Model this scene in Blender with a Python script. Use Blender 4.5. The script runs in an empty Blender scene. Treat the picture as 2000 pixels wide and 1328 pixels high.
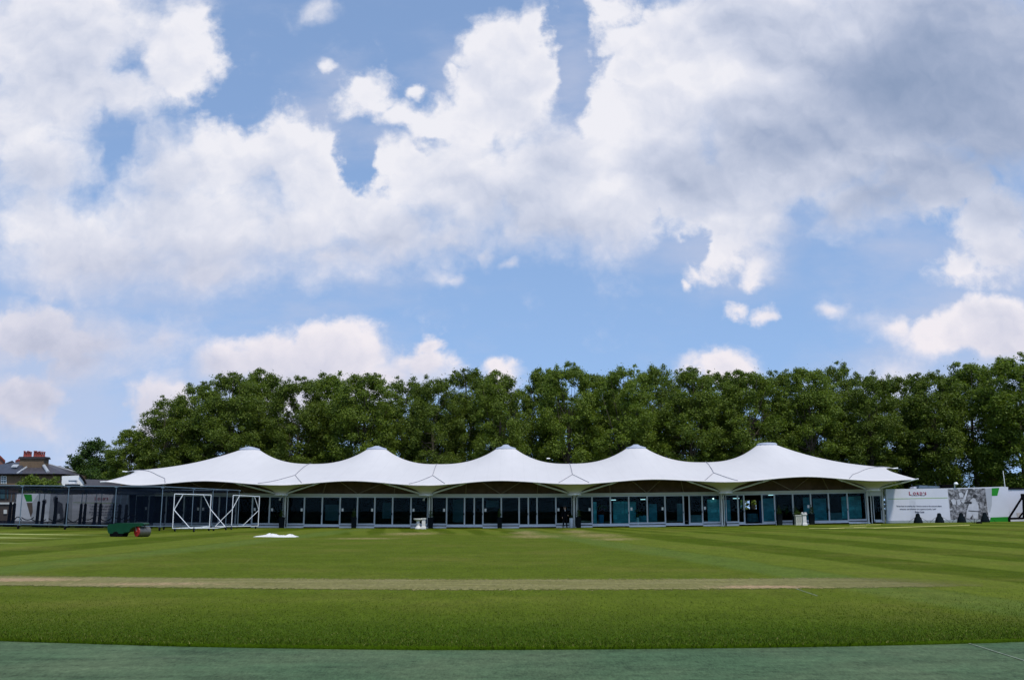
import bpy, math, random
import numpy as np
from mathutils import Vector, Matrix, noise as mnoise
random.seed(7); RNG = np.random.default_rng(11)
R = math.radians
scene = bpy.context.scene
COL = scene.collection

# ------------------------------------------------------------------ camera
FPX = 1832.0; EYE = 1.6; TH = math.atan(329.0/FPX)
CT, ST = math.cos(TH), math.sin(TH)
cam = bpy.data.cameras.new('camera'); camo = bpy.data.objects.new('camera', cam); COL.objects.link(camo)
cam.sensor_fit = 'HORIZONTAL'; cam.sensor_width = 36.0; cam.lens = 36.0*FPX/2000.0
cam.clip_start = 0.1; cam.clip_end = 6000
camo.location = (0, 0, EYE); camo.rotation_euler = (math.pi/2+TH, 0, 0)
scene.camera = camo

def P(px, py, Y):
    """world point at distance Y (m along the ground) seen at photo pixel px, py"""
    u = (px-1000)/FPX; v = (664-py)/FPX
    dx, dy, dz = u, CT-v*ST, ST+v*CT
    k = Y/dy
    return Vector((dx*k, Y, EYE+dz*k))
def X(px, Y, py=1000): return P(px, py, Y).x
LP = [(-400,14),(0,7),(250,3.5),(550,0.6),(850,0),(1000,0),(1125,1),(1412,4),(1700,9),(1934,12),(2100,14.5),(2600,20)]
def lift(px):
    if px <= LP[0][0]: return LP[0][1]
    for (a, la), (b, lb) in zip(LP, LP[1:]):
        if px <= b: return la+(lb-la)*(px-a)/(b-a)
    return LP[-1][1]
def zg(x, y):
    """height of the gently rising ground"""
    if y < 20: return 0.0
    t = min(1, max(0, (y-25)/35.0)); t = t*t*(3-2*t)
    px = 1000+FPX*1.0167*x/max(y, 20)
    return lift(px)*min(y, 110)/FPX*t
def warp80(v): return (v[0], v[1], v[2]+zg(v[0], 80.0))

# ------------------------------------------------------------------ node helpers
def new_mat(name):
    m = bpy.data.materials.new(name); m.use_nodes = True
    nt = m.node_tree; b = nt.nodes['Principled BSDF']
    return m, nt, b
class NT:
    """terse node building"""
    def __init__(s, nt): s.nt = nt
    def n(s, t, **kw):
        o = s.nt.nodes.new(t)
        for k, v in kw.items(): setattr(o, k, v)
        return o
    def put(s, sock, v):
        if isinstance(v, bpy.types.NodeSocket): s.nt.links.new(v, sock)
        elif v is not None: sock.default_value = v
    def m(s, op, a, b=None, c=None, clamp=False):
        o = s.n('ShaderNodeMath', operation=op, use_clamp=clamp)
        s.put(o.inputs[0], a); s.put(o.inputs[1], b)
        if c is not None: s.put(o.inputs[2], c)
        return o.outputs[0]
    def vm(s, op, a, b=None):
        o = s.n('ShaderNodeVectorMath', operation=op); s.put(o.inputs[0], a); s.put(o.inputs[1], b)
        return o.outputs[0]
    def scale(s, a, f):
        o = s.n('ShaderNodeVectorMath', operation='SCALE'); s.put(o.inputs[0], a); s.put(o.inputs['Scale'], f); return o.outputs[0]
    def sep(s, v):
        o = s.n('ShaderNodeSeparateXYZ'); s.put(o.inputs[0], v); return o.outputs
    def comb(s, x, y, z=0.0):
        o = s.n('ShaderNodeCombineXYZ'); s.put(o.inputs[0], x); s.put(o.inputs[1], y); s.put(o.inputs[2], z); return o.outputs[0]
    def noise(s, vec, scale, detail=4, rough=0.5, dim='3D', dist=0.0, out=0, typ='FBM'):
        o = s.n('ShaderNodeTexNoise', noise_dimensions=dim, noise_type=typ); s.put(o.inputs['Vector'], vec)
        o.inputs['Scale'].default_value = scale; o.inputs['Detail'].default_value = detail
        o.inputs['Roughness'].default_value = rough; o.inputs['Distortion'].default_value = dist
        return o.outputs[out]
    def sstep(s, v, a, b, lo=0.0, hi=1.0):
        o = s.n('ShaderNodeMapRange', interpolation_type='SMOOTHSTEP'); s.put(o.inputs[0], v)
        for i, q in enumerate((a, b, lo, hi)): s.put(o.inputs[1+i], q)
        return o.outputs[0]
    def lin(s, v, a, b, lo=0.0, hi=1.0):
        o = s.n('ShaderNodeMapRange'); s.put(o.inputs[0], v)
        for i, q in enumerate((a, b, lo, hi)): s.put(o.inputs[1+i], q)
        return o.outputs[0]
    def mix(s, f, a, b, mode='MIX'):
        o = s.n('ShaderNodeMix', data_type='RGBA', blend_type=mode)
        s.put(o.inputs[0], f)
        for k, v in ((6, a), (7, b)):
            if isinstance(v, tuple) and len(v) == 3: v = (*v, 1)
            s.put(o.inputs[k], v)
        return o.outputs[2]
    def ramp(s, f, pts, interp='LINEAR'):
        o = s.n('ShaderNodeValToRGB'); s.put(o.inputs[0], f); cr = o.color_ramp; cr.interpolation = interp
        while len(cr.elements) < len(pts): cr.elements.new(0.5)
        for e, (p, c) in zip(cr.elements, pts): e.position = p; e.color = (*c, 1)
        return o.outputs[0]
    def mapping(s, vec, loc=(0,0,0), rot=(0,0,0), sc=(1,1,1), typ='POINT'):
        o = s.n('ShaderNodeMapping', vector_type=typ); s.put(o.inputs[0], vec)
        o.inputs[1].default_value = loc; o.inputs[2].default_value = rot; o.inputs[3].default_value = sc
        return o.outputs[0]
SKY_STRENGTH, SUN_E, EXPO = 0.145, 2.7, 0.22
CK = 2**-EXPO          # clouds are given as seen, whatever the exposure
# ------------------------------------------------------------------ sky and light
SUN_EL, SUN_AZ = R(60), R(150)       # azimuth from +Y towards +X: high, behind the camera and to its left
world = bpy.data.worlds.new('World'); scene.world = world; world.use_nodes = True
wt = world.node_tree; wt.nodes.clear(); W = NT(wt)
tc = W.n('ShaderNodeTexCoord')
sky = W.n('ShaderNodeTexSky', sky_type='NISHITA'); sky.sun_disc = False
sky.sun_elevation = SUN_EL; sky.sun_rotation = SUN_AZ
sky.air_density = 1.0; sky.dust_density = 0.3; sky.ozone_density = 3.0; sky.altitude = 30
d = W.sep(tc.outputs['Generated'])
W.put(sky.inputs[0], W.comb(d[0], d[1], W.m('ADD', W.m('MULTIPLY', d[2], 0.62), 0.26)))
ay = W.m('MAXIMUM', W.m('ABSOLUTE', d[1]), 0.06)
u_, w_ = W.m('DIVIDE', d[0], ay), W.m('DIVIDE', d[2], ay)
p0 = W.comb(u_, w_, 0.0)
def uw(px, py):
    q = P(px, py, 1.0); return q.x, q.z-EYE
UN = 100/FPX                                            # one unit of cloud distance, about 3 degrees
# domain warp in three sizes
n1 = W.vm('SUBTRACT', W.noise(p0, 7, 3, 0.5, out=1), (0.5,0.5,0.5))
n2 = W.vm('SUBTRACT', W.noise(p0, 26, 5, 0.55, out=1), (0.5,0.5,0.5))
pw = W.vm('ADD', p0, W.vm('ADD', W.scale(n1, 0.045), W.scale(n2, 0.030)))
pw = W.vm('MULTIPLY', pw, (1,1,0))
def blobs(lst, vec, infl, mode='MAXIMUM'):
    acc = None
    for (px, py, rx, ry, rot, *rest) in lst:
        cu, cw = uw(px, py); v = (664-py)/FPX; k = CT-v*ST
        ru, rw = (rx+infl)/FPX/k, (ry+infl)/FPX/k/k
        mp = W.mapping(vec, (cu, cw, 0), (0, 0, R(rot)), (ru, rw, 1), 'TEXTURE')
        g = W.n('ShaderNodeTexGradient', gradient_type='SPHERICAL'); W.put(g.inputs[0], mp)
        amp = (min(rx, ry)+infl)/100 if mode == 'MAXIMUM' else 1.0
        if rest: amp *= rest[0]
        f = W.m('MULTIPLY', g.outputs[1], amp)
        acc = f if acc is None else W.m(mode, acc, f)
    return acc
CUMULUS = [   # px, py, rx, ry, turn (anticlockwise)
 (120,60,250,130,0),(330,110,85,85,0),(120,190,200,110,10),(360,40,60,70,0),(240,180,80,70,0),
 (70,320,150,80,-10),(30,250,120,90,0),
 (330,330,105,80,0),(430,320,130,85,0),(545,275,80,70,0),(600,340,90,95,0),(400,430,330,100,0),(560,440,180,80,0),
 (180,480,260,90,0),(90,430,160,90,0),(250,525,260,45,0),(420,530,180,40,0),(640,500,120,50,0),(760,440,120,70,0),(870,470,120,40,0),(700,420,90,70,0),(690,490,90,45,0),
 (1000,110,60,60,40),(1050,75,38,40,0),(960,180,80,70,0),(930,230,90,60,20),(1010,230,100,80,0),(1060,160,50,90,0),(900,280,110,55,25),(990,150,60,60,0),(1020,200,80,90,0),(880,250,110,60,25),(800,310,90,55,10),
 (900,360,190,110,0),(1060,360,160,130,0),(1150,420,200,75,0),(1130,290,70,80,0),
 (1200,20,75,45,0),(1240,110,125,70,25),(1300,90,95,80,0),(1210,200,70,60,0),(1300,230,150,110,0),(1230,330,130,80,0),
 (1500,80,260,150,0),(1560,250,240,180,0),(1800,120,320,200,0),(1400,370,150,85,0),(1480,400,120,60,0),(1800,330,160,90,0),(1680,390,210,62,0),
 (1960,240,150,110,0),(1380,430,95,50,0),
 (1400,480,60,45,20),(1355,525,30,30,30),(1480,500,26,32,0),(1440,430,50,40,0),
 (1935,430,75,60,20),(1960,500,110,50,0),(1890,520,60,30,0),(1900,365,40,30,0),
 (1850,654,100,28,12,1.2),(1905,640,55,26,0,1.25),(1735,652,30,12,0,1.2),(1975,655,70,44,0,1.4),
 (60,650,150,40,0,1.25),(190,662,130,36,0,1.25),(310,668,80,24,0,1.2),(170,700,90,20,8,1.3),
 (640,690,105,40,15,1.25),(520,705,100,34,10,1.25),(430,722,70,30,0,1.2),(700,712,70,34,0,1.25),(820,734,95,30,0,1.25),(760,745,120,40,0,1.2),(590,760,190,45,0,1.2),
 (968,752,34,22,0,1.1),(1405,728,60,28,0,1.3),(300,800,66,30,20,1.2),(320,785,44,30,0,1.2),(50,775,70,30,0,1.4),
 (1750,740,70,16,0),(60,845,90,22,0)]
SMALL = [(724,184,80,54,20),(770,214,70,42,15),(805,224,40,22,10),(745,200,60,40,0),(802,172,26,11,0),(1438,601,34,17,0),(1505,613,40,21,0),(1632,612,26,8,15),(838,681,44,16,5),(862,541,38,15,-8),(880,545,34,11,0),
 (950,505,26,11,0),(630,8,34,24,0),(885,140,22,13,0),(650,128,12,8,0),(1005,516,14,6,0),(1333,556,20,18,30),(1480,520,26,16,0),(965,724,22,15,0)]
dens = W.m('MAXIMUM', blobs(CUMULUS, pw, 45), W.m('MULTIPLY', blobs([(*b, 100/(min(b[2], b[3])+12)) for b in SMALL], pw, 12), 0.70))
HOLES = [(1112,120,16,95,-8),(208,258,20,9,-20),(250,128,34,14,-15),(228,300,9,24,-12),(150,388,55,12,0),(1105,180,14,60,-10),(1122,240,12,26,15),(1370,478,10,18,0),(1560,412,26,8,20),(702,320,12,48,15),(1110,60,28,45,-25),(846,268,12,10,0)]
hol = blobs(HOLES, W.vm('MULTIPLY', W.vm('ADD', pw, W.scale(n2, 0.03)), (1,1,0)), 30)
fb = W.noise(pw, 13, 9, 0.56)
fb2 = W.noise(W.vm('ADD', p0, (5.3,2.1,0)), 60, 7, 0.62)
det = W.m('ADD', W.m('MULTIPLY', W.m('SUBTRACT', fb, 0.5), 1.5), W.m('MULTIPLY', W.m('SUBTRACT', fb2, 0.5), 0.42))
dens = W.m('SUBTRACT', dens, W.m('MULTIPLY', hol, 1.5))
dd = W.m('ADD', dens, det)
# edge softness changes over the sky: some rims are crisp, some fade away
CRISP = [(540,225,150,90,0),(920,150,150,170,-35),(745,190,130,90,0),(1180,110,130,150,0),(1330,110,110,110,0),(390,110,90,120,0),(1240,320,130,120,0),(1370,530,110,90,0),(1900,470,130,140,0),
 (640,665,150,60,0),(1880,640,150,50,0),(1470,605,110,40,0),(60,640,110,50,0),(840,680,60,30,0),(640,330,90,120,0),(1400,715,90,40,0),(965,720,50,30,0),(880,140,50,40,0),(750,340,90,60,0),(290,800,80,50,0),(50,775,90,50,0),(540,690,150,60,0)]
softn = W.m('ADD', blobs(CRISP, pw, 40, 'ADD'), W.m('MULTIPLY', W.m('SUBTRACT', W.noise(W.vm('ADD', p0, (1.7,9.2,0)), 6, 3, 0.5), 0.5), 0.9))
edge = W.sstep(softn, 0.05, 0.55, 0.85, 0.36)
alpha = W.sstep(dd, W.lin(edge, 0.36, 0.85, 0.16, 0.04), W.m('ADD', 0.20, edge))
# thin veils
VEIL = [(250,520,520,90,0),(600,620,190,24,0),(150,600,330,60,0),(700,560,200,40,0),(560,650,160,16,0),(60,690,420,130,0),(500,760,500,110,0),(150,830,420,130,0),(60,720,360,150,0),(300,600,420,70,0),(1850,760,300,90,0),
 (1900,640,260,110,0),(1400,470,240,90,0),(1960,560,150,110,0),(640,220,60,110,0),(880,120,60,40,0),(1800,750,460,60,0),(820,270,120,50,0),(1120,160,70,160,0),(1750,500,260,40,0)]
pv = W.vm('MULTIPLY', W.vm('ADD', p0, W.scale(n1, 0.09)), (1,1,0))
veil = blobs(VEIL, pv, 60)
vn = W.noise(W.vm('MULTIPLY', p0, (1,2.2,1)), 9, 7, 0.6)
veil = W.m('MULTIPLY', W.sstep(W.m('ADD', veil, W.m('MULTIPLY', W.m('SUBTRACT', vn, 0.5), 2.2)), 0.0, 1.6, 0.14, 1.0), 0.62)
# light on the clouds: white crowns, grey bellies
GREY = [(1480,285,170,95,0,.6),(1330,330,130,60,0,.5),(1740,400,130,70,0,.5),(2000,130,520,480,0,.66),(1800,100,260,260,0,.22),(1450,30,120,80,0,.35),
 (1920,330,170,100,0,.4),(1000,450,330,80,0,.45),(1700,180,240,130,0,.45),(1600,420,160,60,0,.4),(60,350,140,60,0,.33),(300,360,90,80,0,.3),(430,500,330,70,0,.3),
 (510,330,50,60,0,.2),(150,120,260,100,0,.18),(1080,310,60,45,0,.3),(1310,210,90,60,0,.1),(90,690,200,40,0,.25),(760,470,120,40,0,.22),(1600,130,160,60,0,.22),(600,740,260,50,0,.28),(1960,660,90,50,0,.2),
 (160,560,420,110,0,.35),(100,780,420,180,0,.4)]
grey = blobs(GREY, pv, 30, 'ADD')
grey = W.m('DIVIDE', W.m('MULTIPLY', grey, 1.12), W.m('ADD', 1.0, W.m('MULTIPLY', grey, 0.62)))
em1 = W.noise(W.vm('ADD', pw, (0.0,-0.012,0)), 13, 9, 0.56)
emb = W.m('SUBTRACT', fb, W.noise(W.vm('ADD', pw, (0.004,0.016,0)), 13, 6, 0.5))
big = W.noise(W.vm('ADD', pw, (3.1,0.7,0)), 6.5, 4, 0.5)
thick = W.sstep(dens, 0.4, 1.9)
br = W.m('SUBTRACT', 0.93, grey)
calm = W.lin(grey, 0.15, 0.8, 1.0, 0.3)
br = W.m('ADD', br, W.m('MULTIPLY', W.m('MULTIPLY', emb, 0.95), calm))
br = W.m('ADD', br, W.m('MULTIPLY', W.m('SUBTRACT', big, 0.5), W.m('MULTIPLY', calm, 0.36)))
rim = W.sstep(dd, 0.95, 0.25)
br = W.m('ADD', W.m('SUBTRACT', br, W.m('MULTIPLY', thick, 0.10)), W.m('MULTIPLY', W.m('MULTIPLY', rim, calm), 0.10))
ccol = W.ramp(br, [(p, tuple(CK*q for q in c)) for p, c in ((0.0,(0.19,0.275,0.44)),(0.30,(0.36,0.43,0.595)),(0.62,(0.60,0.645,0.78)),(0.85,(0.755,0.775,0.87)),(1.0,(0.86,0.86,0.92)))])
skyc = W.mix(1.0, sky.outputs[0], (1.24,1.26,1.23), 'MULTIPLY')
ccol = W.mix(W.sstep(w_, 0.34, 0.14), ccol, W.mix(1.0, ccol, (1.03,0.975,0.965), 'MULTIPLY'))
bgc = W.n('ShaderNodeBackground'); W.put(bgc.inputs[0], ccol); bgc.inputs[1].default_value = 1.0
bgv = W.n('ShaderNodeBackground'); bgv.inputs[0].default_value = (0.56*CK,0.60*CK,0.75*CK,1); bgv.inputs[1].default_value = 1.0
bgs = W.n('ShaderNodeBackground'); W.put(bgs.inputs[0], skyc); bgs.inputs[1].default_value = SKY_STRENGTH
m1 = W.n('ShaderNodeMixShader'); W.put(m1.inputs[0], veil); wt.links.new(bgs.outputs[0], m1.inputs[1]); wt.links.new(bgv.outputs[0], m1.inputs[2])
up = W.sstep(d[2], -0.03, 0.0)
m2 = W.n('ShaderNodeMixShader'); W.put(m2.inputs[0], W.m('MULTIPLY', alpha, up)); wt.links.new(m1.outputs[0], m2.inputs[1]); wt.links.new(bgc.outputs[0], m2.inputs[2])
wo = W.n('ShaderNodeOutputWorld'); wt.links.new(m2.outputs[0], wo.inputs[0])
world.cycles.sampling_method = 'MANUAL'; world.cycles.sample_map_resolution = 512

sun = bpy.data.lights.new('sun', 'SUN'); suno = bpy.data.objects.new('sun', sun); COL.objects.link(suno)
sun.energy = SUN_E; sun.angle = R(5); sun.color = (1.0, 0.955, 0.88)
sd = Vector((math.sin(SUN_AZ)*math.cos(SUN_EL), math.cos(SUN_AZ)*math.cos(SUN_EL), math.sin(SUN_EL)))
suno.rotation_euler = sd.to_track_quat('Z', 'Y').to_euler(); suno.location = (0, -20, 60)
scene.view_settings.view_transform = 'Standard'; scene.view_settings.look = 'None'
scene.view_settings.exposure = EXPO; scene.view_settings.gamma = 1; scene.view_settings.use_curve_mapping = False
scene.cycles.use_adaptive_sampling = True; scene.cycles.adaptive_threshold = 0.012
scene.cycles.use_denoising = True; scene.cycles.denoiser = 'OPENIMAGEDENOISE'; scene.cycles.denoising_input_passes = 'RGB_ALBEDO_NORMAL'
scene.cycles.sample_clamp_indirect = 4.0; scene.cycles.max_bounces = 8; scene.cycles.diffuse_bounces = 3; scene.cycles.glossy_bounces = 3
scene.cycles.transmission_bounces = 6; scene.cycles.transparent_max_bounces = 24
# ------------------------------------------------------------------ materials
def mat(name, col, rough=0.6, var=0.10, scale=3.0, metal=0.0, spec=0.3, bump=0.0, coord='Object'):
    """plain surface with a little uneven tone"""
    m, nt, b = new_mat(name); N = NT(nt)
    tc = N.n('ShaderNodeTexCoord')
    nz = N.noise(tc.outputs[coord], scale, 5, 0.6)
    k = N.lin(nz, 0.3, 0.7, 1-var, 1+var)
    c = N.n('ShaderNodeVectorMath', operation='SCALE'); c.inputs[0].default_value = col; N.put(c.inputs['Scale'], k)
    N.put(b.inputs['Base Color'], c.outputs[0])
    b.inputs['Roughness'].default_value = rough; b.inputs['Metallic'].default_value = metal
    b.inputs['Specular IOR Level'].default_value = spec
    if bump:
        bp = N.n('ShaderNodeBump'); bp.inputs['Strength'].default_value = bump; bp.inputs['Distance'].default_value = 0.02
        N.put(bp.inputs['Height'], N.noise(tc.outputs[coord], scale*6, 4, 0.6)); N.put(b.inputs['Normal'], bp.outputs[0])
    return m
def emis(name, col, s):
    m, nt, b = new_mat(name); b.inputs['Base Color'].default_value = (*col, 1)
    b.inputs['Emission Color'].default_value = (*col, 1); b.inputs['Emission Strength'].default_value = s
    return m
def brick_mat(name, c1, c2, mortar, sc=1.0):
    m, nt, b = new_mat(name); N = NT(nt)
    tc = N.n('ShaderNodeTexCoord'); s = N.sep(tc.outputs['Object'])
    v = N.comb(N.m('ADD', s[0], s[1]), s[2], 0)
    br = N.n('ShaderNodeTexBrick'); N.put(br.inputs['Vector'], v)
    br.inputs['Color1'].default_value = (*c1,1); br.inputs['Color2'].default_value = (*c2,1); br.inputs['Mortar'].default_value = (*mortar,1)
    br.inputs['Scale'].default_value = sc; br.inputs['Brick Width'].default_value = 0.225; br.inputs['Row Height'].default_value = 0.075; br.inputs['Mortar Size'].default_value = 0.008
    nz = N.noise(tc.outputs['Object'], 0.8, 5, 0.6)
    N.put(b.inputs['Base Color'], N.mix(1.0, br.outputs[0], N.ramp(nz, [(0.3,(.75,.75,.75)),(0.7,(1.2,1.2,1.2))]), 'MULTIPLY'))
    b.inputs['Roughness'].default_value = 0.9
    return m
def slate_mat(name, col):
    m, nt, b = new_mat(name); N = NT(nt)
    tc = N.n('ShaderNodeTexCoord'); s = N.sep(tc.outputs['Object'])
    br = N.n('ShaderNodeTexBrick'); N.put(br.inputs['Vector'], N.comb(N.m('ADD', s[0], N.m('MULTIPLY', s[1], 0.5)), N.m('MULTIPLY', s[2], 1.4), 0))
    c = Vector(col)
    br.inputs['Color1'].default_value = (*(c*0.8),1); br.inputs['Color2'].default_value = (*(c*1.25),1); br.inputs['Mortar'].default_value = (*(c*0.5),1)
    br.inputs['Scale'].default_value = 1; br.inputs['Brick Width'].default_value = 0.3; br.inputs['Row Height'].default_value = 0.25; br.inputs['Mortar Size'].default_value = 0.012
    N.put(b.inputs['Base Color'], br.outputs[0]); b.inputs['Roughness'].default_value = 0.55
    return m

# ------------------------------------------------------------------ mesh builder
ORG = {}
class MB:
    def __init__(s): s.v = []; s.f = []; s.mi = []; s.sm = []
    def add(s, vs, fs, mi=0, smooth=False):
        o = len(s.v); s.v += [tuple(v) for v in vs]
        for f in fs: s.f.append([i+o for i in f]); s.mi.append(mi); s.sm.append(smooth)
        return s
    def hexa(s, a, mi=0):     # eight corners: bottom ring 0-3, top ring 4-7
        return s.add(a, [(3,2,1,0),(4,5,6,7),(0,1,5,4),(1,2,6,5),(2,3,7,6),(3,0,4,7)], mi)
    def box(s, x0, x1, y0, y1, z0, z1, mi=0):
        return s.hexa([(x0,y0,z0),(x1,y0,z0),(x1,y1,z0),(x0,y1,z0),(x0,y0,z1),(x1,y0,z1),(x1,y1,z1),(x0,y1,z1)], mi)
    def boxc(s, c, sz, rz=0, mi=0, taper=1.0):
        M = Matrix.Rotation(rz, 3, 'Z'); a = []
        for z, k in ((-.5,1),(.5,taper)):
            for x, y in ((-.5,-.5),(.5,-.5),(.5,.5),(-.5,.5)):
                a.append(Vector(c)+M @ Vector((x*sz[0]*k, y*sz[1]*k, z*sz[2])))
        return s.hexa(a, mi)
    def tube(s, p, q, r, r2=None, n=8, mi=0, cap=True):
        p, q = Vector(p), Vector(q); d = (q-p).normalized()
        a = d.orthogonal().normalized(); b = d.cross(a); r2 = r if r2 is None else r2
        vs = [p+(a*math.cos(t)+b*math.sin(t))*r for t in [2*math.pi*i/n for i in range(n)]]
        vs += [q+(a*math.cos(t)+b*math.sin(t))*r2 for t in [2*math.pi*i/n for i in range(n)]]
        s.add(vs, [(i,(i+1)%n,n+(i+1)%n,n+i) for i in range(n)], mi, True)
        if cap: s.add(vs, [tuple(range(n-1,-1,-1)), tuple(range(n,2*n))], mi)
        return s
    def path(s, pts, r, n=6, mi=0):
        for a, b in zip(pts, pts[1:]): s.tube(a, b, r, n=n, mi=mi)
        return s
    def lathe(s, c, prof, n=20, mi=0, sx=1.0, sy=1.0, caps=True):
        c = Vector(c); vs = []
        for (r, z) in prof:
            for i in range(n):
                t = 2*math.pi*i/n; vs.append(c+Vector((r*sx*math.cos(t), r*sy*math.sin(t), z)))
        fs = [(k*n+i, k*n+(i+1)%n, (k+1)*n+(i+1)%n, (k+1)*n+i) for k in range(len(prof)-1) for i in range(n)]
        s.add(vs, fs, mi, True)
        if caps: s.add(vs, [tuple(range(n-1,-1,-1)), tuple(range((len(prof)-1)*n, len(prof)*n))], mi)
        return s
    def prism(s, prof, d, mi=0):    # prof: list of 3-D points (a flat outline), d: vector of its depth
        n = len(prof); d = Vector(d); A = [Vector(p) for p in prof]; B = [p+d for p in A]
        return s.add(A+B, [tuple(range(n)), tuple(range(2*n-1,n-1,-1))]+[(i, n+i, n+(i+1)%n, (i+1)%n) for i in range(n)], mi)
    def sheet(s, pts, mi=0, smooth=True):    # rows of points
        m = len(pts[0]); vs = [p for r in pts for p in r]
        return s.add(vs, [(j*m+i, j*m+i+1, (j+1)*m+i+1, (j+1)*m+i) for j in range(len(pts)-1) for i in range(m-1)], mi, smooth)
    def build(s, name, mats, parent=None, warp=None, origin=None, fix=True):
        vs = [warp(v) for v in s.v] if warp else s.v
        if parent is not None: o = ORG[parent.name]
        elif origin is not None: o = Vector(origin)
        else:
            a = np.array(vs); o = Vector((a[:,0].mean(), a[:,1].mean(), a[:,2].min()))
        me = bpy.data.meshes.new(name)
        me.from_pydata([(v[0]-o[0], v[1]-o[1], v[2]-o[2]) for v in vs], [], s.f)
        if not isinstance(mats, (list, tuple)): mats = [mats]
        for m in mats: me.materials.append(m)
        me.polygons.foreach_set('material_index', s.mi); me.polygons.foreach_set('use_smooth', s.sm)
        if fix:
            import bmesh
            bm = bmesh.new(); bm.from_mesh(me); bmesh.ops.recalc_face_normals(bm, faces=bm.faces); bm.to_mesh(me); bm.free()
        me.update()
        ob = bpy.data.objects.new(name, me); COL.objects.link(ob)
        if parent is not None: ob.parent = parent
        else: ob.location = o
        ORG[ob.name] = o
        return ob
def tag(o, label=None, cat=None, group=None, kind=None):
    for k, v in (('label', label), ('category', cat), ('group', group), ('kind', kind)):
        if v: o[k] = v
    return o
def empty(name, loc, label=None, cat=None, group=None):
    e = bpy.data.objects.new(name, None); COL.objects.link(e); e.location = loc; e.empty_display_size = 0.3
    ORG[e.name] = Vector(loc)
    return tag(e, label, cat, group)
def kids(o): return [c for c in COL.objects if c.parent == o]
def copy_tree(o, parent=None, delta=None):
    c = o.copy(); COL.objects.link(c)
    if parent is not None: c.parent = parent
    for ch in kids(o): copy_tree(ch, c)
    return c
def text_mesh(name, body, size, M, mt, parent, ext=0.004, bold=0.0, align='CENTER', spc=1.0):
    """lettering standing upright on a board: M maps the flat text (x right, y up) to the world"""
    cu = bpy.data.curves.new(name, 'FONT'); cu.body = body; cu.size = size; cu.extrude = ext; cu.offset = bold; cu.align_x = align
    cu.resolution_u = 2; cu.space_character = spc
    tmp = bpy.data.objects.new('tmp', cu); COL.objects.link(tmp)
    me = bpy.data.meshes.new_from_object(tmp.evaluated_get(bpy.context.evaluated_depsgraph_get()))
    COL.objects.unlink(tmp); bpy.data.objects.remove(tmp)
    o = ORG[parent.name]; me.transform(Matrix.Translation(-o) @ M); me.name = name
    me.materials.clear(); me.materials.append(mt)
    ob = bpy.data.objects.new(name, me); COL.objects.link(ob); ob.parent = parent; ORG[ob.name] = o
    return ob
def upright(x, y, z, rz=0): return Matrix.Translation((x, y, z)) @ Matrix.Rotation(rz, 4, 'Z') @ Matrix.Rotation(math.pi/2, 4, 'X')
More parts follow.
